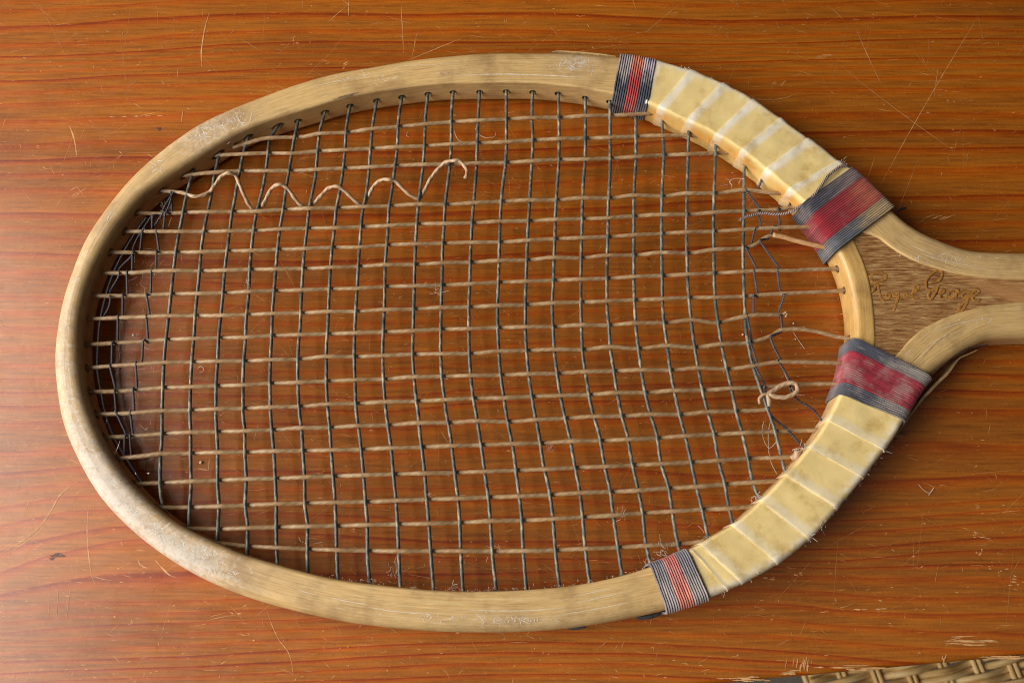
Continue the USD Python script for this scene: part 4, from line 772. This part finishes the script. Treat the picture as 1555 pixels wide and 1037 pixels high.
NAVY, LAV, RED, SALM, PINK, GREY, BARE = S(66, 68, 80), S(156, 142, 144), S(170, 58, 58), S(198, 130, 98), S(176, 104, 98), S(108, 103, 108), S(168, 142, 104)
binding('thread_binding', ((942.5, 89), (931.6, 146)), ((993, 98), (984, 154)), 16, [('blue_thread', 6, 'b'), ('red_thread', 5, 'r'), ('blue_thread', 5, 'b2')], .25, 'narrow faded blue and salmon thread binding at the upper frame',
        fade({'b': (NAVY, LAV, GREY), 'r': (RED, SALM, PINK), 'b2': (NAVY, S(170, 155, 165), GREY)}))
binding('thread_binding', ((1011, 926), (988, 855)), ((1072, 905), (1042, 835)), 18, [('blue_thread', 6, 'b'), ('red_thread', 6, 'r'), ('blue_thread', 6, 'b2')], .7, 'narrow lavender and pink thread binding at the lower frame',
        fade({'b': (S(104, 101, 112), S(156, 146, 148), LAV), 'r': (S(188, 104, 98), S(206, 138, 112), PINK), 'b2': (S(124, 119, 126), S(168, 156, 152), LAV)}))
binding('thread_binding', ((1290, 261), (1229.5, 303)), ((1352, 319), (1279, 376)), 28, [('blue_thread', 7, 'b'), ('red_thread', 14, 'r'), ('blue_thread', 7, 'g')], .9, 'broad crimson and blue thread binding on the upper throat',
        fade({'b': (S(70, 69, 80), S(138, 118, 116), GREY), 'r': (S(150, 34, 46), S(184, 104, 78), S(176, 98, 100)), 'g': (S(96, 97, 104), BARE, S(126, 126, 128))}))
binding('thread_binding', ((1371, 641), (1286, 603)), ((1408, 575), (1303, 517)), 27, [('blue_thread', 6, 'b'), ('red_thread', 15, 'r'), ('blue_thread', 6, 'g')], .9, 'broad crimson and blue thread binding on the lower throat',
        fade({'b': (S(78, 77, 88), S(138, 128, 124), S(138, 130, 128)), 'r': (S(146, 30, 48), S(156, 56, 66), S(184, 112, 114)), 'g': (S(72, 72, 84), S(142, 132, 126), S(126, 120, 120))}))

# ------------------------------------------------------------------ loose threads, peelings, fluff
def strand(pts, zs, r, mt, name, lab=None, step=.8, sides=7, parent=None):
    q = arr(pts) if isinstance(pts, str) else np.asarray(pts, float)
    p = smooth_line(P(q[:, 0], q[:, 1], np.asarray(zs, float)), step)
    if name == 'thread_tail': r = r * np.sin(np.linspace(.25, np.pi - .25, len(p))) ** .5
    v, f, a = tube(p, r, sides)
    path = put(parent or racket, name, v, f, mt, True, {'st': a})
    if lab: tag(path, label=lab)
    return path
strand('1123,334 1138,328 1161,324 1181,325.5 1201,322 1216,312 1228,303 1236,296 1247,282 1258,267 1268,258.5 1279,252 1285,251.5 1287,256', [ZS + 2, ZS + 2, ZS + 1.6, ZS + 2, ZS + 3, ZT - 2, ZT + .8, ZT + 1.3, ZT + 1.6, ZT + 1.8, ZT + 1.6, ZT + 1.2, ZT + .9, ZT - 1], .55, 'grey_cord', 'loose_thread', 'grey thread end looping over the upper binding')
strand('1174,357 1190,360 1204,364.4 1222,369 1240,373 1256,376', [ZS + 1.2] * 6, .98, 'orange_gut', 'string_end', 'bare orange string end at the upper throat binding')
strand('1163,622 1168,612 1166,600 1176,592 1188,584 1200,581 1210,584 1211,592 1204,599 1190,603.5 1176,602 1168,598', [ZS, ZS + 1.2, ZS + 1.6, ZS + 1.5, ZS + 2, ZS + 2.6, ZS + 3, ZS + 3, ZS + 2.6, ZS + 2.2, ZS + 2, ZS + 1.8], .85, 'pale_gut', 'string_end', 'looped tan string end at the throat')
strand('1168,598 1158,600 1153,606 1154,613', [ZS + 1.6, ZS + 1.5, ZS + 1, ZS + .5], .6, 'pale_gut', 'string_end')
strand('1204,696 1210,690 1212,684', [ZS + 1, ZS + 2.5, ZS + 3], 1.3, 'pale_gut', 'string_end')
strand('1189,477.5 1194,474 1196,478 1193,482', [ZS + 1, ZS + 1.4, ZS + 1.6, ZS + 1.2], .5, 'pale_gut', 'string_end')
# peeling strip of frame wood under the lower throat, and splinters
def peel(px, z0, z1, th, name, mt='peeled_wood', lab=None, zr=7.):
    q = arr(px); p = smooth_line(P(q[:, 0], q[:, 1], zr), 1.0); n = len(p); nr = normals2(p[:, :2], False)
    w = th * np.sin(np.linspace(.25, np.pi - .2, n))[:, None]
    za = z0 + 1.5 * (meshkit.noise(p * .1, 2) - .5); zb = z1 + 2.5 * (meshkit.noise(p * .12, 6) - .5)
    c = [np.c_[p[:, :2] - nr * w, za], np.c_[p[:, :2] + nr * w, za], np.c_[p[:, :2] + nr * w, zb], np.c_[p[:, :2] - nr * w, zb]]
    v = np.stack(c, 1).reshape(-1, 3); f = grid_faces(n, 4); path = put(racket, name, v, f, mt, False)
    if lab: tag(path, label=lab)
peel('1481,533 1468,539 1457,543.5 1446,555 1436,568 1420,583 1404,600 1391,616 1378,634 1368,650 1360,660', 3, 8.5, .5, 'peeled_strip', lab='thin strip of wood peeling off the lower throat')
peel('838,78 850,77 868,78.6 890,80.5 912,83 935,86', ZT - 4.5, ZT - 1.2, .35, 'peeled_strip', lab='thin splinter lifting off the upper edge', zr=ZT - 1.2)
strand('1500,524 1486,526 1472,528.5 1460,534 1449,541 1436,551 1424,561 1412,572', [ZT - 1.2, ZT - 1.1, ZT - 1.0, ZT - .9, ZT - .9, ZT - .9, ZT - .9, ZT - .9], .30, 'dark_hollow', 'split')
strand('1369,660 1362,662 1356,658', [2, 3, 4], .8, 'pale_gut', 'string_end')
strand('966,938 985,936 1003,931', [4, 4.5, 5], .8, 'dark_thread', 'thread_tail'); strand('862,953.5 876,953 890,951', [4, 4.5, 5], .6, 'dark_thread', 'thread_tail')
strand('1363,322 1370,317 1376,316', [10, 8, 7], .6, 'dark_thread', 'thread_tail')
strand('1308,276 1318,288 1324,292 1329,290', [ZT, ZT - 1, ZT - 1, ZT - 1.5], .9, 'orange_gut', 'thread_tail')
def fluff(bag, u, v, z, spread, n, L, r=.07):
    L = L * .62; r = r * .75
    for _ in range(int(n * .6)):
        a = rng.normal(0, spread * 1.25, 2); c = P(u + a[0], v + a[1], z + rng.normal(0, .5)); d = rng.normal(0, 1, 3); d[2] *= .5; d /= np.linalg.norm(d); s = np.linspace(0, 1, 6)[:, None]; b = rng.normal(0, .5, 3)
        l = L * rng.uniform(.3, 1.3); b = b * 2.2; p = c + d * l * s + b * l * s * s; p[:, 2] = np.maximum(p[:, 2], .15)
        vv, f, _ = tube(p, r, 3); bag.add(vv, f)
fr = Bag()
for o, dens in ((P(*arr('1001,99 1031,105 1060,116').T, ZT - 1), 1), (P(*arr('1075,121 1090,129 1100,136 1118,144').T, ZT - 1), 2), (P(*arr('1255,238 1270,247 1276,251').T, ZT - 1), 2), (P(*arr('1342,680 1330,695 1301,731 1273,766 1247,793 1218,822 1177,852 1122,883 1090,899').T, ZT - 2), 1.4)):
    q = smooth_line(o, .5)
    for p in q:
        for _ in range(rng.poisson(1.7 * dens)):
            c = p + rng.normal(0, .35, 3); d = rng.normal(0, 1, 3); d /= np.linalg.norm(d); s = np.linspace(0, 1, 4)[:, None]; l = rng.uniform(.4, 1.5)
            vv, f, _ = tube(c + d * l * s + rng.normal(0, .4, 3) * s * s, .08, 3); fr.add(vv, f)
for u, v, n in ((1276, 250, 26), (1098, 131, 26), (1040, 107, 18), (1337, 684, 30), (1263, 772, 26), (1245, 800, 26), (1230, 815, 22), (1166, 856, 12), (1005, 174, 22), (1081, 207, 26), (1126, 234, 22), (1155, 258, 16), (1199, 291, 20), (1208, 686, 16), (1219, 678, 20), (1150, 755, 14), (1143, 762, 16), (1245, 795, 10)):
    fluff(fr, u, v, ZT - 1 if v > 600 or v < 140 or u > 1250 else ZS + 1, 2.2, n, 1.6, .09)
tag(fr.put(racket, 'frayed_fibre', 'pale_fibre'), kind='stuff')
li = Bag()
low = P(*arr('480,873 527,881 585,888.5 642,894 729,897 787,895.5 829,892.5 872,888 930,877 985,861').T, ZT - 3)
for p in smooth_line(low, .7):
    for _ in range(rng.poisson(1.6)):
        c = p + rng.normal(0, .5, 3); d = rng.normal(0, 1, 3); d /= np.linalg.norm(d); s = np.linspace(0, 1, 4)[:, None]; vv, f, _ = tube(c + d * rng.uniform(.3, 1.2) * s, .055, 3); li.add(vv, f)
for u, v, z, sp, n, L in ((600, 870, 6, 4, 26, 2.2), (598, 862, 4, 3, 14, 2), (692, 893, 10, 3, 20, 1.6), (561, 881, 9, 2, 16, 1.5), (664, 442, ZS + 1, 2.5, 22, 2.), (653, 752, ZS + 1, 2, 16, 1.6), (376, 432, ZS + .5, 2.2, 18, 1.6), (752, 835, ZS, 4, 16, 2), (837, 681, .4, 3, 20, 2), (1010, 836, ZT - 2, 5, 40, 2.2), (985, 858, ZT - 4, 4, 24, 1.8), (1070, 816, ZT - 3, 3, 18, 1.5),
                          (220, 705, 1, 4, 14, 3), (245, 310, ZS, 8, 20, 2.4), (470, 825, ZS, 6, 16, 2.2), (230, 395, ZS - 3, 18, 34, 2.5), (215, 450, ZS - 3, 20, 30, 2.4), (200, 560, ZS - 2, 18, 30, 2.2), (205, 620, ZS - 2, 18, 26, 2.2), (1115, 275, ZS, 5, 10, 3), (945, 785, ZS, 3, 16, 2)):
    fluff(li, u, v, z, sp, n, L, .055)
for line, z in (('1112,282 1108,276 1118,271 1130,272', ZS), ('722,195 728,205 742,210 752,206 752,202', 2.), ('690,200 700,215 720,216', 3), ('620,200 617,206 621,208', .5), ('1190,562 1200,585 1212,600 1222,600', .5), ('1160,640 1158,660 1168,680 1180,668', 4), ('1170,640 1168,690 1180,720', 2), ('1205,505 1215,520 1222,530', .6), ('1395,735 1412,748 1418,740 1410,752', .5), ('300,560 305,556 310,562 303,566', .6)):
    p = smooth_line(P(*arr(line).T, z), .6); vv, f, _ = tube(p, .08, 4); li.add(vv, f)
for u, v, z, r in ((305, 702, .5, .55), (203, 509, 3, .6), (1128, 508, .5, .45), (1205, 491, .5, .35), (1208, 515, .4, .3), (1096, 547, .5, .3), (660, 247, .3, .3)):
    s = trimesh.creation.icosphere(1, r); li.add(s.vertices + P(u, v, z), s.faces)
for _ in range(420):                                     # specks of dust on strings, table and frame
    u, v = rng.uniform(150, 1230), rng.uniform(150, 890); s = trimesh.creation.icosphere(0, rng.uniform(.05, .15)); li.add(s.vertices + P(u, v, .1), s.faces)
li.put('/World', 'lint', 'pale_fibre')
tag('/World/lint', label='pale fluff and dust specks caught among the strings and on the table', category='lint', kind='stuff')

# ------------------------------------------------------------------ beyond the table edge: floor and the wicker seat below
FZ = -720.0
fl = trimesh.creation.box([4000, 4000, 20]); fl.apply_translation([0, 0, FZ - 10])
put('/World', 'floor', np.array(fl.vertices), fl.faces, 'floor_stone', False); tag('/World/floor', label='dull grey brown floor far below the near table edge', kind='structure', category='floor')
WZ = -330.0
wick = thing('wicker_chair', label='woven wicker chair seat showing below the near right table edge', category='chair')
w0, w1 = P(1238, 1030, WZ)[:2], P(1700, 1000, WZ)[:2]
ax = np.array([1., .26]); ax /= np.linalg.norm(ax); ay = np.array([-ax[1], ax[0]])
org = P(1232, 1046, WZ)[:2]
def W(a, b, z): return np.c_[org[0] + ax[0] * a + ay[0] * b, org[1] + ax[1] * a + ay[1] * b, np.broadcast_to(z, np.shape(a)) + WZ]
for k in range(33):                                       # weavers, in pairs over and under the stakes
    b = -100 + k * 5.2
    t = np.arange(0, 330, 2.5); ph = math.pi * ((k // 2) % 2)
    v, f, a = tube(W(t, b + .9 * np.sin(t * .06 + k), 3.0 * np.cos(np.pi * t / 24 + ph)), 2.35, 8, flat=.8, rnd=k * 2.3)
    put(wick, 'wicker_strand', v, f, 'wicker', True, {'st': a})
for k in range(14):
    t = np.arange(-104, 66, 4.)
    for o in (-2.0, 2.0):
        v, f, a = tube(W(np.full(len(t), 24. * k + o), t, 0), 1.8, 8, rnd=k * 3.1 + o); put(wick, 'wicker_stake', v, f, 'wicker', True, {'st': a})
